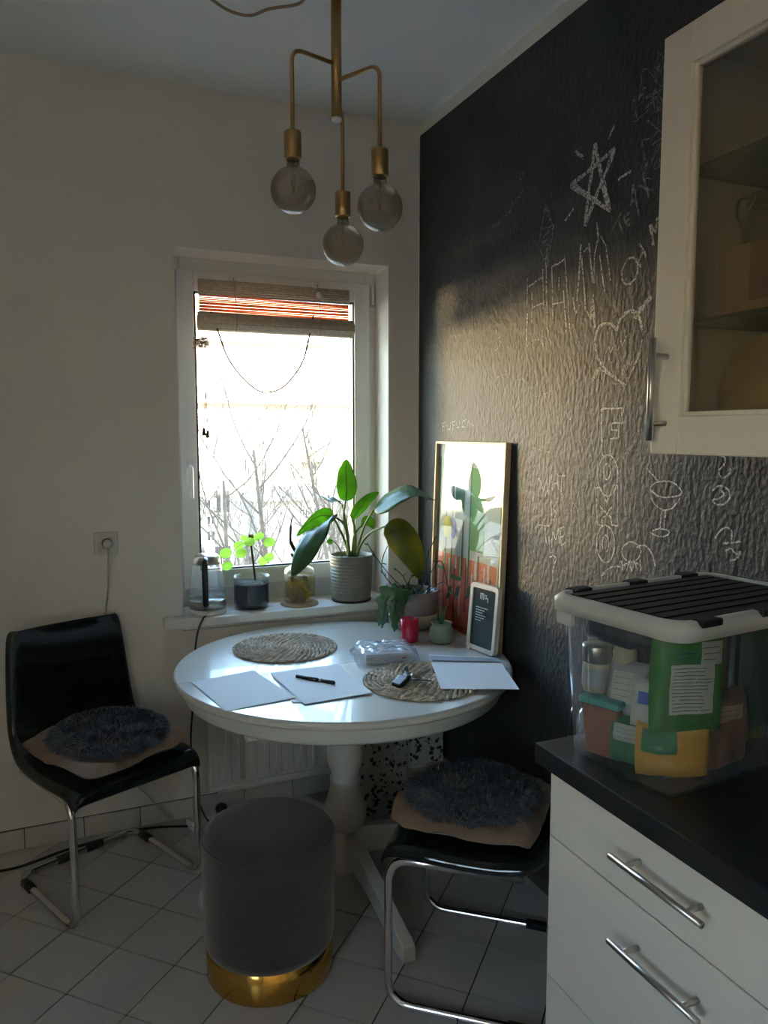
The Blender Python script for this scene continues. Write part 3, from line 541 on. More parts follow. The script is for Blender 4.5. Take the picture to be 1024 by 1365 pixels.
big_leaf([(1.118, 2.97, .95), (1.116, 2.98, 1.064), (1.103, 2.98, 1.143), (1.09, 2.98, 1.2)], [(1.09, 2.98, 1.2), (1.057, 2.96, 1.215), (1.021, 2.95, 1.217), (0.98, 2.94, 1.244)], .055, (.2, 1, .25), 'leaf_grey', .2)
big_leaf([(1.128, 2.965, .95), (1.143, 2.98, 1.063), (1.179, 2.985, 1.108), (1.193, 2.985, 1.117)], [(1.179, 2.985, 1.098), (1.199, 2.985, 1.12), (1.22, 2.985, 1.116), (1.233, 2.985, 1.089)], .050, (.5, -.2, 1), 'leaf', .2)
big_leaf([(1.08, 2.945, .96), (1.061, 2.92, 1.013), (1.035, 2.9, 1.048), (1.012, 2.89, 1.066)], [(1.012, 2.89, 1.066), (1.001, 2.885, 1.061), (0.986, 2.88, 1.062)], .025, (.2, .3, 1), 'leaf', .2, r=.0025)

# two tone pot with trailing plant, standing on the table
TZ = .7405
to = (1.262, 2.655, TZ)
pT = thing('potted_plant', 'trailing dark plant in grey and beige pot on table corner', 'plant', to)
M['grey_glaze'] = mat('grey_glaze', (.20, .19, .21), .35, coat=.3); M['beige_clay'] = mat('beige_clay', (.52, .47, .42), .7)
b = B(); b.cur = 1; b.lathe([(.001, 0), (.068, 0), (.082, .006), (.092, .022), (.0955, .045), (.0965, .062)], 44); b.cur = 0
b.openlathe([(.0965, .062), (.098, .100), (.098, .148), (.094, .149), (.092, .120), (.09, .10)], 44); b.obj('pot', ['grey_glaze', 'beige_clay'], pT)
B().lathe([(.091, .122), (.091, .126), (.04, .135), (.001, .136)], 28).obj('soil', 'soil', pT)
random.seed(21)
def lobed(t): return (math.sin(math.pi * min(1, t ** .6)) ** .8) * (1 + .38 * math.sin(t * 40)) + .03
# hanging serrated stems at left, bowed dry stems, and short shoots
for (x_, y_, L_, mm) in ((-.075, -.05, .16, 'leaf_dark'), (-.085, -.03, .13, 'leaf_grey'), (-.062, -.07, .15, 'leaf_dark'), (-.09, .0, .15, 'leaf_dark'), (-.08, -.045, .10, 'leaf_grey')):
    ox = random.uniform(.025, .060)
    leaf_bm([(x_ * .6, y_ * .6, .135), (x_ * 1.15, y_ * 1.15, .165), (x_ - ox, y_ * 1.35, .12), (x_ - ox * 1.15, y_ * 1.4, .135 - L_ * .6), (x_ - ox * 1.3, y_ * 1.4, max(.018, .15 - L_))], .036, (1, -.4, 0), .1, prof=lobed, n_=40, m=2).obj('leaf', mm, pT)
for k in range(9):
    a = random.uniform(2.7, 4.1); r0 = .11; P = [(r0 * math.cos(a) * .6, r0 * math.sin(a) * .6, .14), (r0 * 1.25 * math.cos(a), r0 * 1.25 * math.sin(a), .13), (r0 * 1.4 * math.cos(a), r0 * 1.35 * math.sin(a), random.uniform(.03, .07))]
    leaf_bm(P, .028, (random.uniform(-1, 1), random.uniform(-1, 1), .2), .1, prof=lobed, n_=30, m=2).obj('leaf', random.choice(['leaf_dark', 'leaf_grey', 'leaf_dark']), pT)
for P in ([(1.238, 2.655, 0.884), (1.157, 2.65, 0.959), (1.095, 2.65, 1.04), (1.072, 2.66, 1.083)], [(1.181, 2.655, 0.898), (1.135, 2.65, 0.96), (1.132, 2.65, 1.018), (1.158, 2.66, 1.067)], [(1.26, 2.6, 0.902), (1.297, 2.58, 0.96), (1.329, 2.55, 1.012), (1.336, 2.5, 0.9)],
          [(1.292, 2.6, 0.899), (1.285, 2.6, 0.972), (1.297, 2.6, 1.029), (1.332, 2.6, 1.1)], [(1.308, 2.6, 0.898), (1.321, 2.52, 0.938), (1.327, 2.46, 0.909), (1.33, 2.42, 0.888)], [(1.206, 2.62, 0.902), (1.222, 2.6, 0.942), (1.259, 2.6, 0.96)], [(1.238, 2.62, 0.9), (1.197, 2.6, 0.95), (1.16, 2.58, 0.984)]):
    Q = rel(P, to); Q[0] = (Q[0][0] * .6, Q[0][1] * .6, .13); B().tube(smooth_path(Q), [.0022] * 10 + [.0014] * 30, 6).obj('stem', 'twig', pT) if False else B().tube(smooth_path(Q), .0017, 6).obj('stem', 'twig', pT)
    for k in range(3):
        t = smooth_path(Q)[random.randrange(5, len(smooth_path(Q)))]; d = Vector((random.uniform(-1, 1), random.uniform(-.5, .5), random.uniform(-.3, 1))).normalized() * .018
        leaf_bm([t, t + d * .6, t + d], .012, (0, -1, .5)).obj('leaf', 'leaf_dark', pT)
for k in range(34):
    a = random.uniform(0, 6.28); r0 = random.uniform(.02, .085); s0 = Vector((r0 * math.cos(a), r0 * math.sin(a), .130)); d = Vector((math.cos(a) * .6 + random.uniform(-.5, .5), math.sin(a) * .5, random.uniform(.3, 1.1))).normalized() * random.uniform(.02, .055)
    leaf_bm([s0, s0 + d * .6, s0 + d + Vector((0, 0, -.008))], random.uniform(.008, .018), (random.uniform(-1, 1), random.uniform(-1, 0), .6), n_=6, m=2).obj('leaf', random.choice(['leaf_dark', 'leaf_grey', 'twig']), pT)

# candle glass and small green vase
rg = thing('candle_glass', 'small bright red candle glass in front of two tone pot', 'candle holder', (1.163, 2.475, TZ))
B().lathe([(.001, .004), (.030, .0), (.032, .003), (.0335, .084), (.0305, .085), (.029, .012), (.001, .012)], 32).obj('glass', 'red_glass', rg)
gv = thing('small_vase', 'tiny green stoneware vase with a spiky sprig beside red glass', 'vase', (1.264, 2.418, TZ))
M['green_clay'] = mat('green_clay', (.20, .25, .18), .5, bump=(30, .2, .003))
B().lathe([(.001, 0), (.036, 0), (.045, .008), (.0465, .026), (.043, .036), (.0445, .044), (.042, .052), (.034, .060), (.036, .068), (.040, .072), (.036, .074), (.030, .066), (.03, .05), (.001, .05)], 36).obj('vase', 'green_clay', gv)
random.seed(4)
for k in range(9):
    a = random.uniform(0, 6.28); h = random.uniform(.04, .095); d = Vector((math.cos(a) * .018, math.sin(a) * .018, h))
    leaf_bm([(0, 0, .05), tuple(d * .5 + Vector((0, 0, .05))), tuple(d + Vector((0, 0, .05)))], .010, (math.sin(a), -math.cos(a), 0), n_=6, m=2).obj('leaf', 'leaf_dark', gv)

# ================================================================ DINING TABLE
tb = thing('dining_table', 'round white pedestal dining table with turned column', 'table', (.860, 2.335, 0))
RT = .55
def half(sgn, y0):
    prof = [(RT - .012, .716), (RT - .002, .7175), (RT, .722), (RT, .733), (RT - .004, .739), (RT - .008, TZ - .0005)]
    b = B(); n_ = 48; rows = []
    a0 = math.asin(y0 / RT)
    for r, z in prof:
        aa = math.asin(min(1, abs(y0) / r)) * (1 if y0 > 0 else -1); row = []
        for k in range(n_ + 1):
            s_, e = (aa, math.pi - aa) if sgn > 0 else (-(math.pi) - aa, aa)
            a = s_ + (e - s_) * k / n_; row.append((r * math.cos(a), r * math.sin(a), z))
        rows.append(row)
    vs = sum(rows, []); w_ = n_ + 1; b.smooth = True
    fs = [(i * w_ + k, i * w_ + k + 1, (i + 1) * w_ + k + 1, (i + 1) * w_ + k) for i in range(len(prof) - 1) for k in range(n_)]
    b.add(vs, fs); b.smooth = False; l = len(prof) - 1
    b.add(rows[0], [tuple(range(w_))]); b.add(rows[l], [tuple(range(w_))]); b.add([r_[0] for r_ in rows] + [r_[-1] for r_ in rows], [(i, i + 1, len(prof) + i + 1, len(prof) + i) for i in range(l)])
    return b
half(1, -.018).obj('table_top', 'table_white', tb); half(-1, -.0205).obj('table_top', 'table_white', tb)
B().openlathe([(.515, .716), (.517, .700), (.517, .672), (.512, .664), (.500, .664), (.500, .716)], 72).obj('apron', 'table_white', tb)
b = B(); b.bb(-.2, .2, -.03, .03, .69, .716); b.bb(-.03, .03, -.2, .2, .69, .716); b.obj('runner', 'table_white', tb, bevel=.003)
q = Vector((0.466, 2.012, 0.66)) - Vector((.860, 2.335, 0)); B().box((q.x, q.y, .662), (.03, .03, .012)).obj('slide_end', 'table_white', tb, bevel=.002)
B().lathe([(.10, .69), (.10, .67), (.062, .655), (.050, .63), (.046, .58), (.050, .52), (.058, .49), (.062, .45), (.062, .41), (.056, .385), (.047, .365), (.046, .352), (.052, .345), (.052, .332), (.049, .325), (.056, .29), (.068, .25), (.072, .222), (.068, .195), (.056, .175), (.050, .165)], 40).obj('column', 'table_white', tb)
b = B(); b.bb(-.048, .048, -.048, .048, .02, .172); b.obj('foot_block', 'table_white', tb, bevel=.006)
def foot(a):
    P = [(.045, .165), (.12, .157), (.22, .134), (.33, .100), (.42, .074), (.47, .062), (.492, .045), (.496, .0), (.455, .0), (.43, .010), (.34, .034), (.24, .054), (.14, .066), (.045, .07)]
    b = B(); n_ = len(P); vs = [(x_, -.021, z_) for x_, z_ in P] + [(x_, .021, z_) for x_, z_ in P]
    b.add(vs, [tuple(range(n_)), tuple(range(2 * n_ - 1, n_ - 1, -1))] + [(i, n_ + i, n_ + (i + 1) % n_, (i + 1) % n_) for i in range(n_)], Matrix.Rotation(a, 4, 'Z'))
    return b
for a in (-89, 1, 91, 181): foot(R(a)).obj('foot', 'table_white', tb, bevel=.005)

# placemats of braided water hyacinth
def placemat(c, r0, label, seed):
    t = thing('placemat', label, 'placemat', c, 0, 'braided round placemats'); random.seed(seed); b = B(); b.smooth = True
    r = .008; ring_i = 0
    while r < r0:
        n_ = max(5, int(2 * math.pi * r / .0215))
        for k in range(n_):
            a = 2 * math.pi * (k + .5 * (ring_i % 2)) / n_ + random.uniform(-.03, .03)
            mt = Matrix.Translation((r * math.cos(a), r * math.sin(a), .0045 + random.uniform(0, .0012))) @ Matrix.Rotation(a + R(90) + R(24), 4, 'Z') @ Matrix.Diagonal((1.05, .80, .75, 1))
            q = .0118; pr = []
            for j in range(4):
                th = math.pi * j / 3; pr.append((max(q * math.sin(th) * .62, .0004), -q * math.cos(th)))
            b.lathe(pr, 6, mt @ Matrix.Rotation(R(90), 4, 'Y'))
        r += .0140; ring_i += 1
    o = b.obj('braid', 'braid', t); o['kind'] = 'stuff'
    B().lathe([(r0 - .004, .0003), (r0 - .002, .003), (.001, .003)], 40).obj('backing', 'braid', t)
    return t
placemat((.722, 2.562, TZ), .182, 'round braided placemat at the back of the table, empty', 1)
placemat((1.005, 2.045, TZ), .182, 'round braided placemat at table front carrying the keys', 2)

# papers, envelope, pen, keys, wrapped packet
def sheet(name, label, cat, P, z, group=None, m='paper', th=.0006, curl=.010):
    c = Vector((sum(p[0] for p in P) / 4, sum(p[1] for p in P) / 4, z)); b = B(); n_ = 6; vs = []
    for k in (0, 1):
        for i in range(n_ + 1):
            for j in range(n_ + 1):
                s_, t = i / n_, j / n_
                x_ = (P[0][0] * (1 - s_) + P[1][0] * s_) * (1 - t) + (P[3][0] * (1 - s_) + P[2][0] * s_) * t
                y_ = (P[0][1] * (1 - s_) + P[1][1] * s_) * (1 - t) + (P[3][1] * (1 - s_) + P[2][1] * s_) * t
                e = max(0, abs(s_ - .5) - .35) + max(0, abs(t - .5) - .35)
                vs.append((x_ - c.x, y_ - c.y, k * th + curl * e * (.5 + .5 * math.sin(3 * s_ + 5 * t))))
    w_ = n_ + 1; o = w_ * w_; b.smooth = True
    fs = [(i * w_ + j, (i + 1) * w_ + j, (i + 1) * w_ + j + 1, i * w_ + j + 1) for i in range(n_) for j in range(n_)]
    fs += [tuple(o + q for q in reversed(f)) for f in fs]
    b.add(vs, fs); b.keep = True; ob = b.obj(name, m, None, loc=c); tag(ob, label, cat, group); return ob
A4 = 'loose paper sheets on the table'
sheet('paper_sheet', 'blank white paper sheet at the left end of the table', 'paper', [(0.358, 2.305, 0.741), (0.558, 2.349, 0.741), (0.608, 2.048, 0.741), (0.401, 2.026, 0.741)], .7412, A4)
sheet('paper_sheet', 'lower white sheet just poking out beneath the penned one', 'paper', [(0.6, 2.306, 0.741), (0.775, 2.308, 0.741), (0.753, 1.992, 0.741), (0.588, 2.016, 0.741)], .7412, A4, curl=0)
sheet('paper_sheet', 'blank white paper sheet with the black pen on it', 'paper', [(0.596, 2.272, 0.742), (0.824, 2.301, 0.742), (0.82, 1.996, 0.742), (0.614, 1.989, 0.742)], .7428, A4)
ev = thing('envelope', 'white open envelope overlapping front placemat and table edge', 'envelope', (1.17, 2.018, 0.752))
EP = [(1.096, 2.164, 0.753), (1.299, 2.06, 0.753), (1.214, 1.835, 0.753), (1.009, 1.93, 0.753)]
eo = (1.17, 2.018, 0.752)
b = B(); Q = rel(EP, eo); b.add([(x_, y_, .0) for x_, y_, z_ in Q] + [(x_, y_, .0015) for x_, y_, z_ in Q], [(0, 1, 2, 3), (7, 6, 5, 4), (0, 4, 5, 1), (1, 5, 6, 2), (2, 6, 7, 3), (3, 7, 4, 0)]); b.obj('pocket', 'paper', ev)
FP = rel([(1.096, 2.164, 0.753), (1.299, 2.06, 0.753), (1.307, 2.129, 0.753), (1.127, 2.243, 0.753)], eo)
b = B(); b.add([(x_, y_, .0002 if i < 2 else .004) for i, (x_, y_, z_) in enumerate(FP)] + [(x_, y_, .001 if i < 2 else .0048) for i, (x_, y_, z_) in enumerate(FP)], [(0, 1, 2, 3), (7, 6, 5, 4), (0, 4, 5, 1), (1, 5, 6, 2), (2, 6, 7, 3), (3, 7, 4, 0)]); b.obj('flap', 'paper', ev)
LP_ = rel([(1.121, 2.226, 0.753), (1.314, 2.116, 0.753), (1.301, 2.077, 0.753), (1.103, 2.179, 0.753)], eo); M['flap_shade'] = mat('flap_shade_grey', (.34, .36, .42), .8)
b = B(); b.add([(x_, y_, .0052) for x_, y_, z_ in LP_] + [(x_, y_, .0058) for x_, y_, z_ in LP_], [(0, 1, 2, 3), (7, 6, 5, 4), (0, 4, 5, 1), (1, 5, 6, 2), (2, 6, 7, 3), (3, 7, 4, 0)]); b.obj('flap_shade', 'flap_shade', ev)  # grey strip stands in for the shadow at the flap opening
p0, p1 = Vector((0.661, 2.223, 0.748)), Vector((0.748, 2.116, 0.748)); dd = (p1 - p0)
pen = thing('pen', 'black ballpoint pen lying on the middle paper sheet', 'pen', p0)
B().tube([(0, 0, 0), dd * .62], .0052, 10).obj('barrel', 'black_plastic', pen); B().tube([dd * .62, dd * .98, dd], [.0058, .0055, .003], 10).obj('cap', 'black_plastic', pen)
B().tube([dd * .60, dd * .66], .0061, 10).obj('ring', 'steel', pen)
ky = thing('key_bunch', 'bunch of dark keys and silver rings on front placemat', 'keys', (0.95, 2.02, 0.758)); ky.scale = (1.3, 1.3, 1.3)
random.seed(9)
B().lathe([(.012, -.001), (.014, 0), (.012, .001), (.0105, 0), (.012, -.001)], 20, Matrix.Rotation(R(50), 4, 'X')).obj('key_ring', 'steel', ky)
for k in range(4):
    mt = Matrix.Rotation(R(-50 + 62 * k), 4, 'Z') @ Matrix.Rotation(R(random.uniform(-14, 10)), 4, 'Y') @ Matrix.Rotation(R(random.uniform(-50, 50)), 4, 'X')
    b = B(); b.lathe([(.001, -.0012), (.011, -.0012), (.012, 0), (.011, .0012), (.001, .0012)], 14, mt @ Matrix.Translation((.017, 0, .004))); b.box((.038, 0, .004), (.030, .006, .002), mt); b.box((.045, .004, .004), (.004, .004, .002), mt); b.box((.037, .004, .004), (.004, .003, .002), mt)
    b.obj('key', 'steel' if k % 2 else 'black_plastic', ky)
b = B(); b.box((-.022, .004, .012), (.034, .030, .012), Matrix.Rotation(R(20), 4, 'Z') @ Matrix.Rotation(R(-25), 4, 'Y')); b.obj('key_fob', 'black_plastic', ky, bevel=.004)
# packet of folded paper in clear film
pk = thing('wrapped_packet', 'stack of folded white paper in crumpled clear film', 'packet', (1.0, 2.32, TZ), R(-12))
b = B()
for k in range(7): b.box((random.uniform(-.003, .003), random.uniform(-.003, .003), .004 + k * .0042), (.155, .135, .0034), Matrix.Rotation(R(random.uniform(-2, 2)), 4, 'Z'))
b.obj('paper_stack', 'paper', pk, bevel=.001)
b = B(); b.smooth = True; n_ = 34; vs = []
for k in (0, 1):
    for i in range(n_ + 1):
        for j in range(n_ + 1):
            s_, t = i / n_ * 2 - 1, j / n_ * 2 - 1; e = (1 - s_ ** 8) * (1 - t ** 8)
            q = noise.noise(Vector((s_ * 3.3 + 4, t * 3.3, 1))); q2 = noise.noise(Vector((s_ * 9, t * 9, 3)))
            hz = .002 + (.034 * e if k else 0); ins = max(abs(s_), abs(t)) < .80
            hh = (.035 if ins else .034 * max(0, (1 - max(abs(s_), abs(t))) / .2)) + .010 * abs(q) + .006 * abs(q2)
            vs.append((s_ * (.108 + .010 * q), t * (.092 + .010 * q2), .0015 + (hh if k else 0)))
w_ = n_ + 1; o = w_ * w_; fs = [(i * w_ + j, (i + 1) * w_ + j, (i + 1) * w_ + j + 1, i * w_ + j + 1) for i in range(n_) for j in range(n_)]
b.add(vs, [tuple(o + q for q in reversed(f)) for f in fs]); b.smooth = False; b.obj('film', 'film', pk)
b = B(); b.box((.05, -.0695, .016), (.014, .001, .006)); b.obj('red_mark', 'red_glass', pk)

# ================================================================ FRAMED POSTER + SMALL LETTER BOARD
FW, FHT = .515, .720
tilt = math.asin(.024 / FHT)
ps = thing('framed_poster', 'tall framed abstract poster leaning on blackboard wall', 'picture frame', (1.366, 2.463, TZ), 0, rot=(0, tilt, 0))
b = B(); t = .009
for (y0, y1, z0, z1) in ((-FW / 2, -FW / 2 + t, 0, FHT), (FW / 2 - t, FW / 2, 0, FHT), (-FW / 2 + t, FW / 2 - t, 0, t), (-FW / 2 + t, FW / 2 - t, FHT - t, FHT)): b.bb(0, .022, y0, y1, z0, z1)
b.obj('frame', 'wood', ps, bevel=.001)
B().bb(.015, .021, -FW / 2 + t, FW / 2 - t, t, FHT - t).obj('backing', 'kraft', ps)
for q, c in dict(print_ground=(.52, .52, .56), print_green=(.10, .33, .12), print_dark=(.03, .12, .06), print_red=(.62, .10, .05), print_blue=(.06, .12, .55), print_yellow=(.62, .60, .12), print_ink=(.03, .03, .06)).items(): M[q] = mat(q, c, .6)
b = B(); xx = [.0146]
def rect(y0, y1, z0, z1, mi):       # u to the right as seen = -y ; y0..y1 from the left edge 0..1
    b.cur = mi; xx[0] -= .00004
    Y = lambda u: FW / 2 - t - u * (FW - 2 * t); Z = lambda v: t + v * (FHT - 2 * t)
    b.add([(xx[0], Y(y0), Z(z0)), (xx[0], Y(y1), Z(z0)), (xx[0], Y(y1), Z(z1)), (xx[0], Y(y0), Z(z1))], [(0, 1, 2, 3)])
def blob(pts, mi):
    b.cur = mi; xx[0] -= .00004; Y = lambda u: FW / 2 - t - u * (FW - 2 * t); Z = lambda v: t + v * (FHT - 2 * t)
    b.add([(xx[0], Y(u), Z(v)) for u, v in pts], [tuple(range(len(pts)))])
rect(0, 1, 0, 1, 0)
rect(.0, 1, 0, .40, 3)
# upright letter-like red bars: pale and dark gaps between them
for k in range(11):
    u = .045 + k * .088; rect(u, u + .018, .05 + .03 * (k % 3), .33 + .05 * ((k * 2) % 3), 6 if k % 2 else 0)
for (u, v, h) in ((.14, .34, .07), (.32, .33, .09), (.50, .36, .05), (.62, .30, .12), (.80, .31, .10)): rect(u, u + .032, v, v + h, 0)
for (u, v) in ((.33, .16), (.50, .18), (.20, .14), (.66, .15)): blob([(u, v), (u + .07, v + .03), (u + .09, v + .09), (u + .03, v + .07)], 6)
# green tall rounded stripes
for (u0, u1, v0, v1) in ((.02, .17, .30, .93), (.25, .44, .27, .93), (.52, .97, .24, .93)):
    for (a0, a1, c0, c1) in ((u0, u0 + .022, v0 + .03, v1), (u1 - .022, u1, v0 + .03, v1), (u0 + .01, u1 - .01, v0, v0 + .022)): rect(a0, a1, c0, c1, 2)
rect(.54, .74, .45, .88, 1); rect(.30, .42, .60, .88, 2)
blob([(.18 + .065 * math.cos(R(a)), .545 + .062 * math.sin(R(a))) for a in range(0, 360, 20)], 5)
blob([(.27 + .06 * math.cos(R(a)), .545 + .058 * math.sin(R(a))) for a in range(-90, 91, 15)] + [(.245, .59), (.265, .545), (.245, .5)], 4)
b.keep = True; b.obj('print', ['print_ground', 'print_green', 'print_dark', 'print_red', 'print_blue', 'print_yellow', 'print_ink'], ps)
M['frame_glass'] = glass('frame_glass', (.93, .95, .93), .004, .0, ior=1.5, gl=.55)
B().bb(.0118, .0132, -FW / 2 + t, FW / 2 - t, t, FHT - t).obj('glass_pane', 'frame_glass', ps)

lb = thing('letter_board', 'small pale framed menu board standing against tall poster', 'sign', (1.328, 2.245, TZ + .003), 0, rot=(0, R(5), R(8)))
def rrect(w_, h_, r, n_=5):
    out = []
    for cx, cy, a in ((w_ / 2 - r, h_ - r, 0), (-w_ / 2 + r, h_ - r, 90), (-w_ / 2 + r, r, 180), (w_ / 2 - r, r, 270)):
        for k in range(n_ + 1): q = R(a + 90 * k / n_); out.append((cx + r * math.cos(q), cy + r * math.sin(q)))
    return out
mt = Matrix(((0, 0, 1, 0), (1, 0, 0, 0), (0, 1, 0, 0), (0, 0, 0, 1)))
M['pale_frame'] = mat('pale_frame', (.66, .60, .54), .5)
b = B(); o1 = rrect(.152, .232, .016); i1 = [(x_ * .80, .016 + (y_) * (.200 / .232)) for x_, y_ in rrect(.152, .232, .010)]
n_ = len(o1); vs = [(x_, y_, z_) for z_ in (-.009, .009) for x_, y_ in o1] + [(x_, y_, z_) for z_ in (-.009, .009) for x_, y_ in i1]
fs = []
for i in range(n_):
    j = (i + 1) % n_; fs += [(i, j, n_ + j, n_ + i), (2 * n_ + i, 3 * n_ + i, 3 * n_ + j, 2 * n_ + j), (i, 2 * n_ + i, 2 * n_ + j, j), (n_ + i, n_ + j, 3 * n_ + j, 3 * n_ + i)]
b.add(vs, fs, mt); b.obj('frame', 'pale_frame', lb, bevel=.0015)
M['board_ink'] = mat('board_ink', (.025, .045, .05), .18, coat=.4)
B().prism([(x_ * .999, y_) for x_, y_ in i1], -.004, .006, mt).obj('board', 'board_ink', lb)
b = B(); random.seed(6)
M['pale_print'] = mat('pale_print', (.55, .60, .62), .7)
for k in range(6):
    z = .150 - k * .009; y = .042
    while y > -.015 + .012 * (k % 3): l = random.uniform(.004, .010); b.box((-.0045, y - l / 2, z), (.0004, l, .0028)); y -= l + .0022
for (y, z, dy, dz) in ((.022, .190, .003, .020), (.014, .190, .003, .022), (.006, .188, .003, .020), (.014, .199, .020, .003), (-.006, .184, .010, .002), (-.010, .190, .002, .012), (-.002, .190, .002, .012), (-.006, .196, .010, .002), (-.018, .180, .003, .014), (-.014, .187, .009, .002)): b.box((-.0045, y, z), (.0004, dy, dz))
b.obj('lettering', 'pale_print', lb)
b = B(); b.tube([(-.011, .06, -.0), (-.011, .05, -.0)], .005, 8); b.obj('clip', 'white_plastic', lb)

# ================================================================ CHAIRS
def chair(label, loc, rz):
    t = thing('cantilever_chair', label, 'chair', loc, rz, 'cantilever chairs with dark shells')
    # shell: seat and back in one sheet. profile: (y, z, halfwidth)
    prof = [(-.032, .398, .205), (-.026, .426, .212), (.0, .440, .218), (.08, .436, .222), (.18, .430, .222), (.27, .430, .221), (.34, .440, .220), (.385, .468, .218), (.408, .510, .216), (.420, .57, .212), (.430, .65, .207), (.440, .74, .200), (.446, .81, .193), (.449, .832, .186), (.450, .840, .172)]
    b = B(); b.smooth = True; m_ = 12; vs = []
    for i, (y, z, hw) in enumerate(prof):
        for j in range(-1, m_ + 2):
            s_ = max(-1, min(1, j / m_ * 2 - 1)); fl = j < 0 or j > m_
            if fl: vs.append((s_ * (hw + .008), y + (.008 if i >= 8 else 0), z + (-.020 if i < 8 else 0))); continue
            lift = .010 * abs(s_) ** 3 if 1 < i < 8 else 0; fwd = -.02 * abs(s_) ** 3 if i >= 7 else 0
            vs.append((s_ * hw, y + fwd, z + lift))
    k = m_ + 3; b.add(vs, [(i * k + j, i * k + j + 1, (i + 1) * k + j + 1, (i + 1) * k + j) for i in range(len(prof) - 1) for j in range(m_ + 2)])
    b.obj('shell', 'shell', t, solid=.007, sub=1)
    r = .0115; W_ = .213
    P = [(-W_, .33, .408), (-W_, -.012, .408), (-W_, -.012, r), (-W_, .41, r), (W_, .41, r), (W_, -.012, r), (W_, -.012, .408), (W_, .33, .408)]
    b = B(); b.tube(fillet(P, .065, 7), r, 12); b.obj('frame', 'chrome', t)
    b = B(); b.tube([(-W_, .06, .408), (W_, .06, .408)], .009, 10); b.tube([(-W_, .30, .408), (W_, .30, .408)], .009, 10); b.obj('seat_bar', 'chrome', t)
    for s_ in (-1, 1):
        b = B(); b.tube([(s_ * W_, .30, r + .001), (s_ * W_, .36, r + .001)], r + .0035, 10); b.obj('floor_glide', 'black_plastic', t)
        b = B(); b.tube([(s_ * (W_ - .13), .41, r + .001), (s_ * (W_ - .19), .41, r + .001)], r + .003, 10); b.obj('floor_glide', 'black_plastic', t)
        b = B(); b.lathe([(.001, 0), (.008, .0), (.009, .004), (.001, .006)], 10, Matrix.Translation((s_ * .19, .40, .50)) @ Matrix.Rotation(R(-90), 4, 'X')); b.obj('screw', 'chrome', t)
    return t
def cushion(lab1, lab2, world, z0, seed):
    """square tan pad and a round fur pad lying on it"""
    t = thing('seat_pad', lab1, 'cushion'); t.matrix_world = world; random.seed(seed)
    b = B(); b.smooth = True; n_ = 20; vs = []
    for k in (0, 1):
        for i in range(n_ + 1):
            for j in range(n_ + 1):
                u, v = i / n_ * 2 - 1, j / n_ * 2 - 1; e = (1 - abs(u) ** 5) * (1 - abs(v) ** 5)
                q = noise.noise(Vector((u * 2.2 + seed, v * 2.2, k * 4))); q2 = noise.noise(Vector((u * 6 + seed, v * 6, k * 4)))
                ed = max(abs(u), abs(v)) ** 6; q3 = noise.noise(Vector((u * 1.3 + seed * 2, v * 1.3, 7))); vs.append((u * .205 * (1 - .08 * abs(v) ** 3 + .05 * q3), v * .195 * (1 - .08 * abs(u) ** 3 + .06 * q), .004 + ed * .045 * max(0, q3 + .12) + (.022 + (.026 * e ** .5 * (1 if k else -.7)) + (.014 * q + .012 * q2) * (1 if k else 0) * (.4 + e) )))
    w_ = n_ + 1; o = w_ * w_; fs = [(i * w_ + j, (i + 1) * w_ + j, (i + 1) * w_ + j + 1, i * w_ + j + 1) for i in range(n_) for j in range(n_)]
    b.add(vs, [tuple(reversed(f)) for f in fs] + [tuple(o + q for q in f) for f in fs]); b.obj('pad', 'tan', t)
    f = thing('fur_cushion', lab2, 'cushion'); f.matrix_world = world @ Matrix.Translation((.01, 0, .052))
    B().lathe([(.12, -.004), (.160, .004), (.168, .014), (.150, .026), (.08, .032), (.001, .034)], 36).obj('pad', 'fur', f)
    b = B(); b.keep = True; vs = []; fs = []
    for k in range(9000):
        a = random.uniform(0, 2 * math.pi); r = .168 * math.sqrt(random.random())
        if k % 4 == 0: r = random.uniform(.155, .170)
        nz = noise.noise(Vector((r * math.cos(a) * 16, r * math.sin(a) * 16, seed))); nz2 = noise.noise(Vector((r * math.cos(a) * 16, r * math.sin(a) * 16, seed + 9)))
        L = random.uniform(.022, .040); out = max(0, (r - .10) / .07)
        z = .030 * (1 - (r / .172) ** 4) + .002
        p = Vector((r * math.cos(a), r * math.sin(a), z)); d = Vector((math.cos(a) * out * .9 + nz * 1.3, math.sin(a) * out * .9 + nz2 * 1.3, .75 - .5 * out)).normalized()
        q = p + d * L + Vector((0, 0, -.008)); s_ = Vector((random.uniform(-1, 1), random.uniform(-1, 1), random.uniform(-.3, .3))).normalized() * .0026; mdl = p.lerp(q, .55) + Vector((0, 0, .005))
        i0 = len(vs); vs += [tuple(p - s_), tuple(p + s_), tuple(mdl + s_ * .8), tuple(mdl - s_ * .8), tuple(q)]; fs += [(i0, i0 + 1, i0 + 2, i0 + 3), (i0 + 3, i0 + 2, i0 + 4)]
    b.add(vs, fs); o = b.obj('fur', 'fur', f); o['kind'] = 'stuff'
C1 = Matrix.Translation((.198, 2.44, 0)) @ Matrix.Rotation(R(24), 4, 'Z')
chair('dark glossy cantilever chair on the left by the white wall', (.198, 2.44, 0), R(24))
cushion('crumpled tan seat pad on the left chair', 'round dark fur cushion on the left chair', C1 @ Matrix.Translation((-.005, .17, .455)) @ Matrix.Rotation(R(3), 4, 'X') @ Matrix.Rotation(R(6), 4, 'Z'), 0, 3)
C2 = Matrix.Translation((.895, 1.873, 0)) @ Matrix.Rotation(R(-129.7), 4, 'Z')
chair('dark cantilever chair in front of blackboard wall, half behind drawers', (.895, 1.873, 0), R(-129.7))
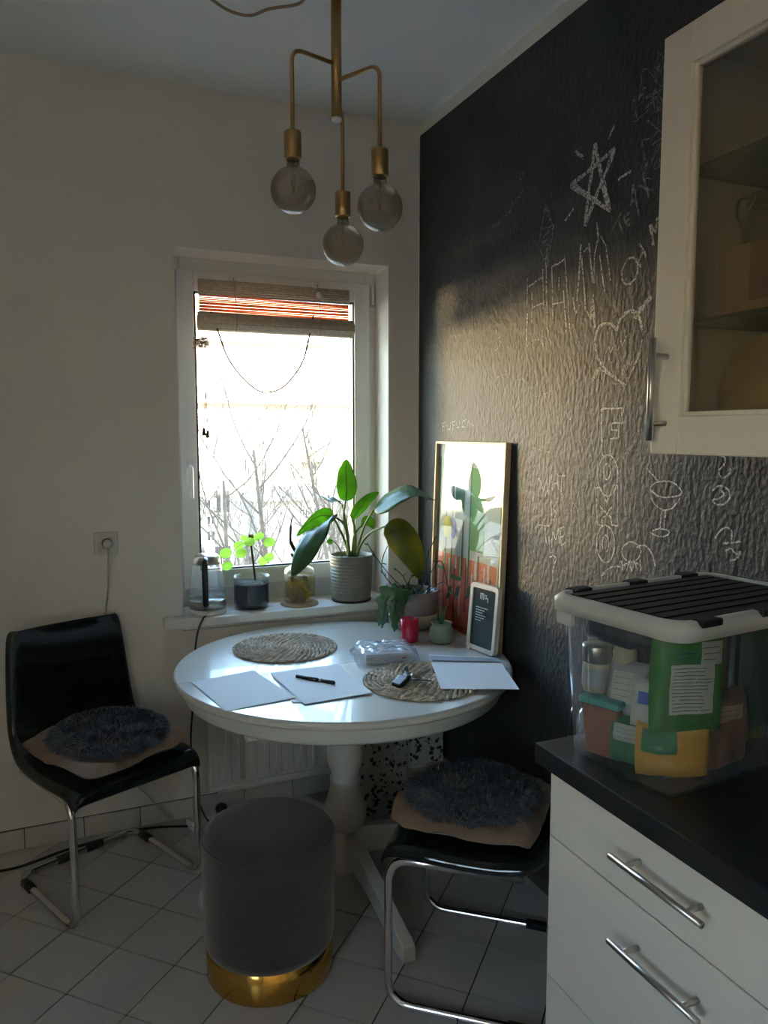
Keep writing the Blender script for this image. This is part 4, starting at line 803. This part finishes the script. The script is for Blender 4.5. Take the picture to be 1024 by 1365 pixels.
cushion('crumpled tan seat pad on the chair near the drawers', 'round dark fur cushion on the chair near the drawers', C2 @ Matrix.Translation((0, .175, .455)) @ Matrix.Rotation(R(-4), 4, 'Z'), 0, 5)

# ================================================================ VELVET STOOL
ot = thing('velvet_stool', 'round grey velvet stool with shiny gold base', 'stool', (.508, 2.0, 0))
B().lathe([(.174, 0), (.176, .004), (.176, .086), (.170, .090)], 64).obj('base_ring', 'gold', ot)
B().lathe([(.165, .084), (.177, .089), (.181, .11), (.182, .20), (.182, .36), (.181, .384), (.174, .402), (.155, .414), (.10, .420), (.001, .422)], 64).obj('upholstery', 'velvet', ot)
B().openlathe([(.1795, .392), (.1825, .390), (.1825, .385), (.1795, .383)], 64).obj('piping', 'velvet', ot)

# ================================================================ BOXES UNDER THE TABLE
M['floral_paper'] = fp = mat('floral_paper', (.50, .50, .49), .8); n = fp.node_tree; bs = n.nodes['Principled BSDF']; tc = n.nodes['Texture Coordinate']
v1 = n.nodes.new('ShaderNodeTexVoronoi'); v1.inputs['Scale'].default_value = 55; no = n.nodes.new('ShaderNodeTexNoise'); no.inputs['Scale'].default_value = 30; no.inputs['Detail'].default_value = 3
n.links.new(tc.outputs['Object'], v1.inputs['Vector']); n.links.new(tc.outputs['Object'], no.inputs['Vector'])
c1 = n.nodes.new('ShaderNodeMath'); c1.operation = 'LESS_THAN'; c1.inputs[1].default_value = .46; n.links.new(v1.outputs['Distance'], c1.inputs[0])
c2 = n.nodes.new('ShaderNodeMath'); c2.operation = 'GREATER_THAN'; c2.inputs[1].default_value = .50; n.links.new(no.outputs['Fac'], c2.inputs[0])
c3 = n.nodes.new('ShaderNodeMath'); c3.operation = 'MULTIPLY'; n.links.new(c1.outputs[0], c3.inputs[0]); n.links.new(c2.outputs[0], c3.inputs[1])
mx = n.nodes.new('ShaderNodeMixRGB'); mx.inputs[1].default_value = (.50, .50, .49, 1); mx.inputs[2].default_value = (.03, .03, .035, 1); n.links.new(c3.outputs[0], mx.inputs[0]); n.links.new(mx.outputs[0], bs.inputs['Base Color'])
fb = thing('gift_bag', 'tall white paper bag with dark floral print under the table', 'bag', (1.13, 2.68, 0))
B().bb(-.12, .085, -.07, .10, .001, .42).obj('body', 'floral_paper', fb, bevel=.003)
B().tube(fillet([(-.06, -.075, .40), (-.06, -.078, .50), (.03, -.078, .50), (.03, -.075, .40)], .03), .002, 6).obj('handle', 'kraft', fb)
kb = thing('cardboard_box', 'brown cardboard box beneath floral carton by blackboard wall', 'box', (1.31, 2.66, 0)); B().bb(-.085, .09, -.09, .12, .001, .195).obj('body', 'kraft', kb, bevel=.002)
b = B(); b.box((0, 0, 0), (.17, .09, .003), Matrix.Translation((.02, -.125, .16)) @ Matrix.Rotation(R(-25), 4, 'X')); b.obj('flap', 'kraft', kb)
fc = thing('floral_carton', 'small white carton with dark floral print on brown box', 'box', (1.30, 2.66, .196)); B().bb(-.075, .065, -.07, .10, 0, .20).obj('body', 'floral_paper', fc, bevel=.002)
B().bb(-.077, .067, -.072, .102, .165, .203).obj('lid', 'floral_paper', fc, bevel=.002)

# ================================================================ PENDANT LAMP
pd = thing('pendant_lamp', 'brass three arm pendant lamp with smoked globe bulbs', 'lamp', (.772, 2.137, 0))
B().tube([(0, 0, 2.375), (0, 0, ZC)], .0145, 20).obj('stem', 'brass', pd)
B().lathe([(.013, 2.366), (.0138, 2.369), (.0138, 2.376)], 20).obj('end_cap', 'white_plastic', pd)
B().lathe([(.055, ZC), (.055, ZC - .02), (.03, ZC - .028), (.015, ZC - .028)], 32).obj('canopy', 'brass', pd)
for (bx, by_, zt, zs) in ((.631, 2.098, 2.519, 2.303), (.846, 2.000, 2.475, 2.255), (.828, 2.243, 2.425, 2.208)):
    ox, oy = bx - .772, by_ - 2.137
    dv = Vector((ox, oy, 0)).normalized() * .012
    b = B(); b.tube(fillet([(dv.x, dv.y, zt), (ox, oy, zt), (ox, oy, zs)], .035, 8), .0058, 12); arm = b.obj('arm', 'brass', pd)
    B().lathe([(.001, zs + .002), (.0225, zs + .001), (.0235, zs - .004), (.0235, zs - .068), (.021, zs - .072), (.019, zs - .060)], 28, None, (ox, oy, 0)).obj('lamp_socket', 'brass', pd)
    z0 = zs - .068; pr = [(.0175, z0), (.018, z0 - .018), (.020, z0 - .024)]
    c = z0 - .084; 
    for k in range(19): a = R(22 + 158 * k / 18); pr.append((max(.0625 * math.sin(a), .0006), c + .0625 * math.cos(a)))
    bulb = B().openlathe([(r_, z_) for r_, z_ in pr], 36, (ox, oy, 0)).obj('bulb', 'smoke', pd)
    b = B(); b.tube([(ox, oy, z0), (ox, oy, z0 - .055)], .003, 8); b.obj('filament_post', 'clear', bulb)
    b = B(); b.tube([(ox + .010 * math.cos(k * 1.57 + .3) * (1 if k % 2 else .3), oy + .010 * math.sin(k * 1.57 + .3) * (1 if k % 2 else .3), z0 - (.05 if k % 2 else .092)) for k in range(9)], .0008, 5); b.obj('filament', 'brass', bulb)
cc = thing('ceiling_cable', 'thin brown fabric cable sagging just under the ceiling', 'cable')
B().tube(smooth_path([(0.376, 2.165, 2.66), (0.445, 2.219, 2.66), (0.492, 2.251, 2.66), (0.537, 2.261, 2.66), (0.566, 2.249, 2.66), (0.6, 2.2, 2.66), (0.658, 2.155, 2.66), (0.673, 2.121, 2.66), (0.678, 2.078, 2.67), (0.695, 2.026, 2.71)]), .0042, 8).obj('cable', 'kraft', cc)

# ================================================================ KITCHEN: DRAWER UNIT, WORKTOP
XF = .845; YE = 1.165
du = thing('drawer_unit', 'white kitchen base unit with drawers and steel bar handles', 'cabinet', (0, 0, 0))
b = B(); b.bb(XF + .020, 1.413, YE - .80, YE, .15, .859); b.obj('carcass', 'cab_white', du)
b = B(); b.bb(XF + .06, XF + .076, YE - .80, YE - .005, .0, .15); b.obj('plinth', 'cab_white', du)
def bar_handle(pa, pb, stand, r=.006, parent=None):
    pa, pb = Vector(pa), Vector(pb); d = pb - pa; b = B(); b.tube([pa, pb], r, 14)
    for t in (.17, .83): q = pa + d * t; b.tube([q, q + Vector((stand, 0, 0))], r * .85, 10)
    return b.obj('bar_handle', 'steel', parent)
z = .857
for i, hgt in enumerate((.131, .283, .283)):
    z0 = z - hgt; f = B().bb(XF, XF + .019, YE - .80, YE - .001, z0 + .0015, z - .0015).obj('drawer', 'cab_white', du, bevel=.0015)
    if i < 2:
        zh = (.803, .656)[i]; hy0, hy1 = ((.953, .757), (.950, .757))[i]
        bar_handle((XF - .034, hy0, zh), (XF - .034, hy1, zh), .034, .0054, f)
    b = B(); b.bb(XF + .002, XF + .018, YE - .003, YE + .0005, z0 - .004, z0 + .004); b.obj('edge_bumper', 'white_plastic', f)
    z = z0
wt = B().bb(.829, 1.413, -.4, 1.196, .860, .900).obj('worktop', 'counter', bevel=.003); tag(wt, 'matte black kitchen worktop over the white drawers', 'worktop')

# ================================================================ HANGING CABINET WITH GLASS DOOR
CX0, CY1, CZ0, CZ1, CWD = 1.0, 1.10, 1.454, 2.169, .52
hc = thing('wall_cabinet', 'white hanging kitchen cabinet with glass door on blackboard wall', 'cabinet', (0, 0, 0))
b = B(); xf = CX0 + .021
b.bb(xf, 1.413, CY1 - .018, CY1, CZ0, CZ1); b.bb(xf, 1.413, CY1 - CWD, CY1 - CWD + .018, CZ0, CZ1); b.bb(xf, 1.413, CY1 - CWD + .018, CY1 - .018, CZ0, CZ0 + .018); b.bb(xf, 1.413, CY1 - CWD + .018, CY1 - .018, CZ1 - .018, CZ1)
b.bb(1.405, 1.413, CY1 - CWD + .018, CY1 - .018, CZ0 + .018, CZ1 - .018); b.obj('carcass', 'cab_inside', hc)
b = B(); y1, y0 = CY1, CY1 - CWD; s_ = .066; b.bb(CX0, CX0 + .019, y1 - s_, y1, CZ0, CZ1); b.bb(CX0, CX0 + .019, y0, y0 + s_, CZ0, CZ1); b.bb(CX0, CX0 + .019, y0 + s_, y1 - s_, CZ0, CZ0 + s_); b.bb(CX0, CX0 + .019, y0 + s_, y1 - s_, CZ1 - s_, CZ1)
dr = b.obj('door', 'cab_white', hc, bevel=.002)
b = B(); s2_ = s_ + .008
for q in ((y1 - s2_, y1 - s_, CZ0 + s_, CZ1 - s_), (y0 + s_, y0 + s2_, CZ0 + s_, CZ1 - s_), (y0 + s2_, y1 - s2_, CZ0 + s_, CZ0 + s2_), (y0 + s2_, y1 - s2_, CZ1 - s2_, CZ1 - s_)): b.bb(CX0 + .006, CX0 + .019, *q)
b.obj('inner_moulding', 'cab_white', dr, bevel=.002)
M['cab_glass'] = glass('cab_glass', (.86, .84, .78), .01, .03, (.5, .47, .4), 1.45, .8)
B().bb(CX0 + .012, CX0 + .016, y0 + s_ + .001, y1 - s_ - .001, CZ0 + s_ + .001, CZ1 - s_ - .001).obj('glass_pane', 'cab_glass', dr)
bar_handle((CX0 - .034, 1.066, 1.478), (CX0 - .034, 1.066, 1.655), .034, .0062, dr)
M['shelf_glass'] = glass('shelf_glass', (.72, .80, .76), .02, .10, (.25, .32, .28), 1.45)
for zz in (1.682, 1.942): B().bb(xf + .015, 1.404, CY1 - CWD + .019, CY1 - .019, zz, zz + .006).obj('glass_shelf', 'shelf_glass', hc)
wb = thing('cutting_board', 'round wooden board leaning inside cabinet bottom', 'cutting board', (1.10, .962, CZ0 + .0185), 0, rot=(0, R(8), 0))
B().lathe([(.093, 0), (.095, .003), (.095, .013), (.093, .016)], 40, Matrix.Translation((0, 0, .097)) @ Matrix.Rotation(R(90), 4, 'Y')).obj('disc', 'wood', wb)
ca = thing('cardboard_carton', 'plain brown carton on the middle glass shelf', 'box', (1.09, .925, 1.6885)); B().bb(-.025, .025, -.10, .097, 0, .115).obj('body', 'kraft', ca, bevel=.002); B().bb(-.0265, -.0245, -.03, .03, .02, .115).obj('tape', 'tan', ca)
cj = thing('clip_top_jar', 'glass preserving jar with wire clip behind the brown carton', 'jar', (1.20, 1.01, 1.6885))
B().openlathe([(.001, .001), (.060, .001), (.066, .006), (.066, .18), (.056, .200), (.054, .210)], 32).obj('jar', 'clear', cj)
B().lathe([(.001, .226), (.045, .225), (.060, .221), (.060, .211), (.001, .211)], 32).obj('lid', 'clear', cj)
B().tube(fillet([(-.050, .035, .217), (-.062, .040, .215), (-.070, .038, .19), (-.068, .025, .160), (-.062, .020, .19), (-.054, .01, .217)], .008), .0022, 6).obj('wire_clip', 'steel', cj)

# ================================================================ STORAGE BOX AND CONTENTS
BZ = .9005; rzb = R(6.5)
sb = thing('storage_box', 'clear plastic storage box with black lid on the worktop', 'storage box', (1.0675, 1.0465, BZ), rzb)
def rr_loop(hx, hy, r, ribs=0.0, n_=96):
    out = []; hx_, hy_ = hx - r, hy - r
    segs = []
    for cx, cy, a in ((hx_, hy_, 0), (-hx_, hy_, 90), (-hx_, -hy_, 180), (hx_, -hy_, 270)):
        for k in range(7): q = R(a + 90 * k / 6); segs.append((cx + r * math.cos(q), cy + r * math.sin(q)))
    L = [0]
    for i in range(len(segs)): a, b_ = segs[i], segs[(i + 1) % len(segs)]; L.append(L[-1] + math.dist(a, b_))
    for k in range(n_):
        d = L[-1] * k / n_; i = max(j for j in range(len(segs)) if L[j] <= d + 1e-9); a, b_ = segs[i], segs[(i + 1) % len(segs)]; t = (d - L[i]) / max(1e-9, L[i + 1] - L[i])
        x_, y_ = a[0] + (b_[0] - a[0]) * t, a[1] + (b_[1] - a[1]) * t; q = 1 + ribs * (1 if (k // 3) % 2 else -1); out.append((x_ * q, y_ * q))
    return out
NB = 168
levels = [(0, .172, .100, .03, 0), (.0, .186, .113, .03, .018), (.012, .189, .117, .03, .018), (.15, .198, .126, .028, .016), (.262, .205, .133, .026, .012), (.266, .209, .137, .026, 0), (.288, .211, .139, .026, 0)]
b = B(); b.smooth = True; vs = []
for z, hx, hy, r, rb in levels: vs += [(x_, y_, z) for x_, y_ in rr_loop(hx, hy, r, rb, NB)]
fs = [(i * NB + k, i * NB + (k + 1) % NB, (i + 1) * NB + (k + 1) % NB, (i + 1) * NB + k) for i in range(len(levels) - 1) for k in range(NB)] + [tuple(range(NB - 1, -1, -1))]
b.add(vs, fs); b.obj('tub', 'box_clear', sb)
b = B(); vs = []; RL = [(.212, .140, .268), (.221, .149, .268), (.222, .150, .290), (.214, .142, .299), (.204, .132, .299), (.204, .132, .292)]
for hx, hy, z in RL: vs += [(x_, y_, z) for x_, y_ in rr_loop(hx, hy, .034, 0, 96)]
b.smooth = True; b.add(vs, [(i * 96 + k, i * 96 + (k + 1) % 96, (i + 1) * 96 + (k + 1) % 96, (i + 1) * 96 + k) for i in range(len(RL) - 1) for k in range(96)]); b.obj('rim', 'rim', sb)
lid = B(); lid.prism(rr_loop(.203, .131, .028, 0, 60), .289, .294); lo_ = lid.obj('lid', 'black', sb)
for k in range(8):
    y = -.112 + k * .032; B().bb(-.192, .192, y - .011, y + .011, .2935, .2965).obj('lid_rib', 'black', lo_, bevel=.002)
for s_ in (-1, 1):
    for xx_ in (-.15, .0, .15): B().bb(xx_ - .024, xx_ + .024, min(s_ * .128, s_ * .154), max(s_ * .128, s_ * .154), .289, .3010).obj('lid_clip', 'black', lo_, bevel=.003)
for s_ in (-1, 1): B().bb(s_ * .214 - .006, s_ * .214 + .006, -.125, .125, .235 if False else .252, .268).obj('grip', 'rim', sb, bevel=.002) if s_ > 0 else B().bb(-.219, -.210, .085, .125, .245, .268).obj('grip', 'rim', sb, bevel=.002)

def bag(name, label, cat, loc, w_, h_, d_, m, rz=0, rx=0, ry=0, seed=1, pieces=(), n_=16, group=None):
    t = thing(name, label, cat, loc, rot=(R(rx), R(ry), R(rz)), group=group)
    b = B(); b.smooth = True; vs = []
    def surf(u, v, k):
        e = max(0, (1 - abs(u) ** 4)) ** .5 * max(0, (1 - abs(v) ** 6)) ** .5
        q = noise.noise(Vector((u * 1.8 + seed, v * 1.8, k * 3 + seed))); q2 = noise.noise(Vector((u * 5 + seed, v * 5, k * 3)))
        return (u * w_ / 2 * (1 - .04 * abs(v) ** 2), (-1 if k == 0 else 1) * (d_ / 2 * e * (1 + .25 * q + .12 * q2)), (v + 1) / 2 * h_)
    for k in (0, 1):
        for i in range(n_ + 1):
            for j in range(n_ + 1): vs.append(surf(i / n_ * 2 - 1, j / n_ * 2 - 1, k))
    W2 = n_ + 1; o = W2 * W2; fs = [(i * W2 + j, (i + 1) * W2 + j, (i + 1) * W2 + j + 1, i * W2 + j + 1) for i in range(n_) for j in range(n_)]
    b.add(vs, fs + [tuple(o + q for q in reversed(f)) for f in fs]); b.obj('bag', m, t)
    for (nm, u0, u1, v0, v1, mm, lines) in pieces:
        c = B(); c.smooth = True; K = 8; pv = []
        for i in range(K + 1):
            for j in range(K + 1):
                p = surf(u0 + (u1 - u0) * i / K, v0 + (v1 - v0) * j / K, 0); pv.append((p[0], p[1] - .0012, p[2]))
        c.add(pv, [(i * (K + 1) + j, (i + 1) * (K + 1) + j, (i + 1) * (K + 1) + j + 1, i * (K + 1) + j + 1) for i in range(K) for j in range(K)])
        for l in range(lines):
            v = v1 - (v1 - v0) * (l + 1) / (lines + 1); c.cur = 1; pv = []; ue = u1 - (u1 - u0) * random.uniform(.06, .35)
            for i in range(K + 1):
                for dv_ in (-.006, .006): p = surf(u0 + (u1 - u0) * .06 + (ue - u0 - (u1 - u0) * .06) * i / K, v + dv_, 0); pv.append((p[0], p[1] - .0018, p[2]))
            c.add(pv, [(2 * i, 2 * i + 2, 2 * i + 3, 2 * i + 1) for i in range(K)]); c.cur = 0
        c.keep = True; c.obj(nm, [mm, 'print_ink' if mm != 'black' else 'pale_print'], t)
    return t
for q, c in dict(green_film=(.045, .20, .035), yellow_fill=(.62, .32, .05), pack_white=(.55, .55, .50), brown_fill=(.20, .10, .06), olive_film=(.22, .26, .05), dark_green=(.02, .05, .035), pack_grey=(.40, .40, .42), turquoise=(.10, .42, .38), red_fill=(.35, .13, .07), cap_green=(.18, .42, .05), blue_dark=(.015, .025, .045), cream=(.5, .42, .3), pink_film=(.42, .27, .2), green_label=(.03, .20, .08)).items(): M[q] = mat(q, c, .4 if 'film' in q or 'cap' in q else .55, bump=(70, .15, .004))
random.seed(12)
bag('green_bag', 'upright green food bag with large white label in clear box', 'food bag', (.966, .958, .985), .135, .19, .045, 'green_film', rz=-14, seed=4, pieces=(('label', -.62, .55, .18 - .75, .32, 'pack_white', 13), ('price_label', .15, .80, .30, .72, 'pack_white', 3), ('label_band', -.5, .1, .35, .6, 'green_label', 2)))
bag('lentil_bag', 'yellow lentil bag with green label at box bottom corner', 'food bag', (.957, .975, .905), .125, .095, .055, 'yellow_fill', rz=-28, seed=8, pieces=(('label', -.9, .0, .0, .85, 'green_label', 4),))
bag('brown_bag', 'brown grain bag standing right of the yellow bag', 'food bag', (1.060, .968, .905), .115, .14, .045, 'brown_fill', rz=4, seed=10, pieces=(('label', -.6, .4, .3, .7, 'pink_film', 2),))
bag('pink_bag', 'tall pale pink film bag behind the brown bag', 'food bag', (1.085, 1.035, .93), .13, .22, .035, 'pink_film', rz=5, seed=11)
bag('dark_green_bag', 'big dark green round bag at the right of the box', 'food bag', (1.178, .985, .955), .13, .205, .05, 'dark_green', rz=3, seed=14, pieces=(('price_label', -.35, .0, -.2, .3, 'pack_white', 4),))
bag('olive_bag', 'olive green bag at the bottom right of the box', 'food bag', (1.19, 1.045, .905), .12, .10, .06, 'olive_film', rz=0, seed=15)
bag('grey_packet', 'slim grey spice packet leaning behind the box wall', 'food bag', (.925, 1.055, .985), .08, .10, .022, 'pack_grey', rz=-62, ry=0, rx=-12, seed=16, pieces=(('label', -.7, .7, -.5, .6, 'pack_white', 4),))
bag('white_packet', 'small white packet with blue print beside green bag', 'food bag', (.918, 1.000, .985), .055, .085, .022, 'pack_white', rz=-65, rx=-8, seed=17, pieces=(('label', -.4, .4, .0, .5, 'print_blue', 1),))
bag('dark_packet', 'dark film packet filling the upper middle of the box', 'food bag', (1.01, 1.085, 1.04), .13, .135, .04, 'blue_dark', rz=-50, seed=18)
bag('noodle_pack', 'green and white pack under the white packet', 'food bag', (.93, 1.035, .905), .09, .085, .05, 'green_label', rz=-60, seed=19, pieces=(('label', -.7, .7, .1, .8, 'pack_white', 3),))
bag('clear_bag', 'crumpled clear plastic bag at left bottom of the box', 'food bag', (.905, 1.12, .905), .06, .07, .035, 'film', rz=-75, seed=20)
# spice jar with steel lid
sj = thing('spice_jar', 'glass spice jar with steel lid standing in the clear box', 'jar', (.905, 1.115, 1.018))
B().lathe([(.001, 0), (.022, 0), (.024, .004), (.025, .052), (.023, .056)], 28).obj('jar', 'cream', sj); B().lathe([(.0262, .0565), (.0265, .085), (.025, .088), (.001, .088)], 28).obj('lid', 'steel', sj)
B().openlathe([(.0257, .012), (.0257, .046)], 28).obj('label', 'pack_grey', sj)
tq = thing('food_container', 'reddish food container with turquoise lid in clear box', 'container', (.930, 1.098, .905), R(20))
b = B(); b.add([(-.040, -.030, 0), (.040, -.030, 0), (.040, .030, 0), (-.040, .030, 0), (-.048, -.037, .095), (.048, -.037, .095), (.048, .037, .095), (-.048, .037, .095)], [(0, 3, 2, 1), (4, 5, 6, 7), (0, 1, 5, 4), (1, 2, 6, 5), (2, 3, 7, 6), (3, 0, 4, 7)]); b.obj('body', 'red_fill', tq, bevel=.006)
B().bb(-.052, .052, -.041, .041, .096, .110).obj('lid', 'turquoise', tq, bevel=.004)
gb = thing('green_capped_bottle', 'small bottle with a bright green cap in clear box', 'bottle', (.945, 1.085, 1.019))
B().lathe([(.001, 0), (.020, 0), (.022, .006), (.022, .075), (.016, .09)], 24).obj('bottle', 'cream', gb); B().lathe([(.019, .0905), (.021, .094), (.021, .116), (.018, .120), (.001, .118)], 24).obj('cap', 'cap_green', gb)
db = thing('dark_bottle', 'dark bottle lying slanted under the lid of the clear box', 'bottle', (.893, 1.120, 1.142), rot=Vector((.06, -.17, -.015)).to_track_quat('Z', 'Y').to_euler())
B().lathe([(.001, -.002), (.017, 0), (.023, .006), (.023, .085), (.015, .105), (.011, .12), (.011, .135), (.001, .136)], 28).obj('bottle', 'blue_dark', db)

# ================================================================ OUTSIDE
FYD = 45.0
own = struct(B().bb(-34, 34, 3.285, 3.6, 3.1, 17.4).obj('wall_outer_unseen', 'facade_grey'))  # unseen slab above the room, height set to shade the lower facade opposite
b = B(); b.bb(-34, XL - .3, 3.0, 3.6, -9, 3.1); b.bb(XR + .3, 34, 3.0, 3.6, -9, 3.1); b.bb(XL - .1, XR + .3, 3.0, 3.6, -9, -.13); struct(b.obj('wall_outer_unseen', 'facade_grey'))
struct(B().bb(-90, 110, 3.6, 150, -9.3, -9).obj('ground', 'ground'))
ap = thing('apartment_building', 'pale apartment block with small windows across the courtyard', 'building', (0, 0, 0))
B().bb(-30, 60, FYD, FYD + 11, -9, 7.0).obj('facade', 'facade', ap)
b = B(); b.add([(-31, FYD - .6, 7.0), (61, FYD - .6, 7.0), (61, FYD + 6, 10.2), (-31, FYD + 6, 10.2), (61, FYD + 12, 7.0), (-31, FYD + 12, 7.0)], [(0, 1, 2, 3), (3, 2, 4, 5), (0, 3, 5), (1, 4, 2), (0, 5, 4, 1)]); b.obj('roof', 'roof', ap)
B().bb(-31, 61, FYD - .6, FYD, 6.75, 7.05).obj('eaves', 'facade_grey', ap)
def fwin(a, c, kind='window', dep=0.0, parent=None):
    """a = upper-left corner, c = lower-right corner, metres on the facade"""
    x0, x1, z1, z0 = a[0], c[0], a[2], c[2]; y = FYD - dep; f = .09
    b = B(); ring(b, x0, x1, z0, z1, f, f, f, f, y - .10, y + .02); b.bb((x0 + x1) / 2 - .04, (x0 + x1) / 2 + .04, y - .08, y, z0, z1); o = b.obj('window', 'pvc', parent or ap)
    B().bb(x0 + f, x1 - f, y - .05, y - .03, z0 + f, z1 - f).obj('pane', 'facade_glass', o)
for a, c in (((7.712, 45, 2.477), (8.385, 45, 2.01)), ((11.082, 45, 2.727), (11.751, 45, 2.115)), ((13.701, 45, 2.486), (14.217, 45, 2.039)), ((14.507, 45, 2.493), (14.934, 45, 2.042)), ((7.691, 45, 1.579), (8.354, 45, 0.629)), ((11.062, 45, 1.538), (11.637, 45, 0.605)), ((13.782, 45, 1.224), (14.203, 45, 0.632)), ((14.543, 45, 1.223), (14.97, 45, 0.627)),
             ((8.031, 45, -2.237), (8.623, 45, -2.961)), ((8.009, 45, -3.2), (8.604, 45, -3.844)), ((7.989, 45, -4.08), (8.583, 45, -4.819)), ((10.007, 45, 0.089), (10.524, 45, -0.981)), ((12.913, 45, -0.623), (13.468, 45, -1.407)), ((15.841, 45, 0.02), (16.377, 45, -1.104)), ((9.002, 45, -5.871), (9.605, 45, -6.948)), ((15.613, 45, 2.32), (16.195, 45, 1.588)), ((9.611, 45, 2.451), (10.13, 45, 1.931))):
    fwin(a, c)
# more of the facade beyond the view
for k in range(-7, 14):
    for zz in (-6.5, -3.2, .2, 3.4):
        x_ = 2.0 + k * 3.2
        if x_ < 9.5 or x_ > 22: fwin((x_, 0, zz + 1.5), (x_ + 1.1, 0, zz))
# projecting stair wing with grey roof
wg = B(); p0, p1 = (10.839, 44, -2.427), (15.51, 44, -4.055); wx0, wx1, wz = p0[0], p1[0], p0[2]
wg.bb(wx0, wx1, FYD - 1.0, FYD, -9, wz); w_o = wg.obj('stair_wing', 'facade', ap)
B().bb(wx0 - .3, wx1 + .4, FYD - 1.4, FYD, wz, wz + .85).obj('wing_roof', 'facade_grey', ap)
for a, c in (((13.477, 44, -2.877), (13.94, 44, -3.437)), ((14.181, 44, -2.858), (14.698, 44, -3.423)), ((11.146, 44, -2.834), (11.528, 44, -4.36)), ((13.462, 44, -4.232), (13.925, 44, -4.983)), ((14.168, 44, -4.266), (14.685, 44, -5.025))): fwin(a, c, dep=1.0)
# balconies
p0, p1 = (13.622, 44.2, 0.516), (15.415, 44.2, -0.043); b = B(); b.bb(p0[0], p1[0], FYD - 1.1, FYD, p1[2] - .12, p1[2]); bal = b.obj('balcony', 'facade', ap); B().bb(p0[0], p1[0], FYD - 1.12, FYD - 1.08, p1[2], p0[2]).obj('balcony_screen', 'ochre', bal)
p0, p1 = (7.18, 44.2, 3.29), (17.181, 44.2, 3.229); b = B(); b.bb(p0[0], p1[0], FYD - .7, FYD, p1[2], p0[2]); b.tube([(p0[0], FYD - .68, p0[2] + .28), (p1[0], FYD - .68, p0[2] + .28)], .03, 5); b.obj('ledge', 'ochre', ap)
p0, p1 = (11.046, 44.2, 7.112), (14.431, 44.2, 7.018); b = B(); b.bb(p0[0], p1[0], FYD - .9, FYD - .75, p0[2] - .06, p0[2] + .04); b.bb(p0[0], p1[0], FYD - .9, FYD - .75, p1[2] - .06, p1[2] + .03); b.obj('roof_rail', 'facade_grey', ap)

def tree(base, top, r0, label, seed, n_main=7, spread=1.0):
    random.seed(seed); t = thing('bare_tree', label, 'tree', base, group='bare trees in the courtyard')
    P = rel([base, tuple((Vector(base) * .5 + Vector(top) * .5) + Vector((random.uniform(-.3, .3), 0, 0))), top], base); path = smooth_path(P, 8)
    B().tube(path, [r0 * (1 - .72 * i / (len(path) - 1)) for i in range(len(path))], 10).obj('trunk', 'bark', t)
    H_ = Vector(P[-1]).length; b = B()
    def grow(p, d, L, r, lv):
        n_ = 5; pts = [p]; dd = d.copy()
        for i in range(n_):
            dd = (dd + Vector((random.uniform(-.22, .22), random.uniform(-.22, .22), random.uniform(-.04, .20)))).normalized(); pts.append(pts[-1] + dd * L / n_)
        b.tube(pts, [r * (1 - .6 * i / n_) for i in range(n_ + 1)], 5 if lv < 2 else 3, caps=False)
        if lv < 5:
            for i in range(1, n_ + 1):
                for _ in range(1 if lv < 3 or random.random() < .85 else 0):
                    ax = Vector((random.uniform(-1, 1), random.uniform(-1, 1), random.uniform(-.2, .8))).normalized()
                    grow(pts[i], (dd * .75 + ax * .75 * spread).normalized(), L * random.uniform(.48, .68), r * (1 - .6 * i / n_) * .62, lv + 1)
    for k in range(n_main):
        f = .36 + .64 * k / n_main; i = int(f * (len(path) - 1)); a = random.uniform(0, 6.28)
        grow(path[i], Vector((math.cos(a) * .9, math.sin(a) * .5, random.uniform(.5, 1.3))).normalized(), H_ * random.uniform(.20, .32), r0 * (1 - .7 * f) * .62, 1)
    o = b.obj('branches', 'bark', t); o['kind'] = 'stuff'
tree((6.0, 17.5, -9), (4.243, 17.5, 1.114), .12, 'tall bare tree centred in the window view', 31, 15)
tree((3.9, 15.0, -9), (3.033, 15, 0.589), .10, 'bare tree at the left side of the window view', 32, 15)
tree((7.6, 20.0, -9), (6.924, 20, -0.193), .11, 'bare tree behind the large potted plant leaves', 33, 14)
tree((9.4, 24.0, -9), (7.43, 24, 1.686), .12, 'thin farther bare tree reaching above the ledge', 34, 12)
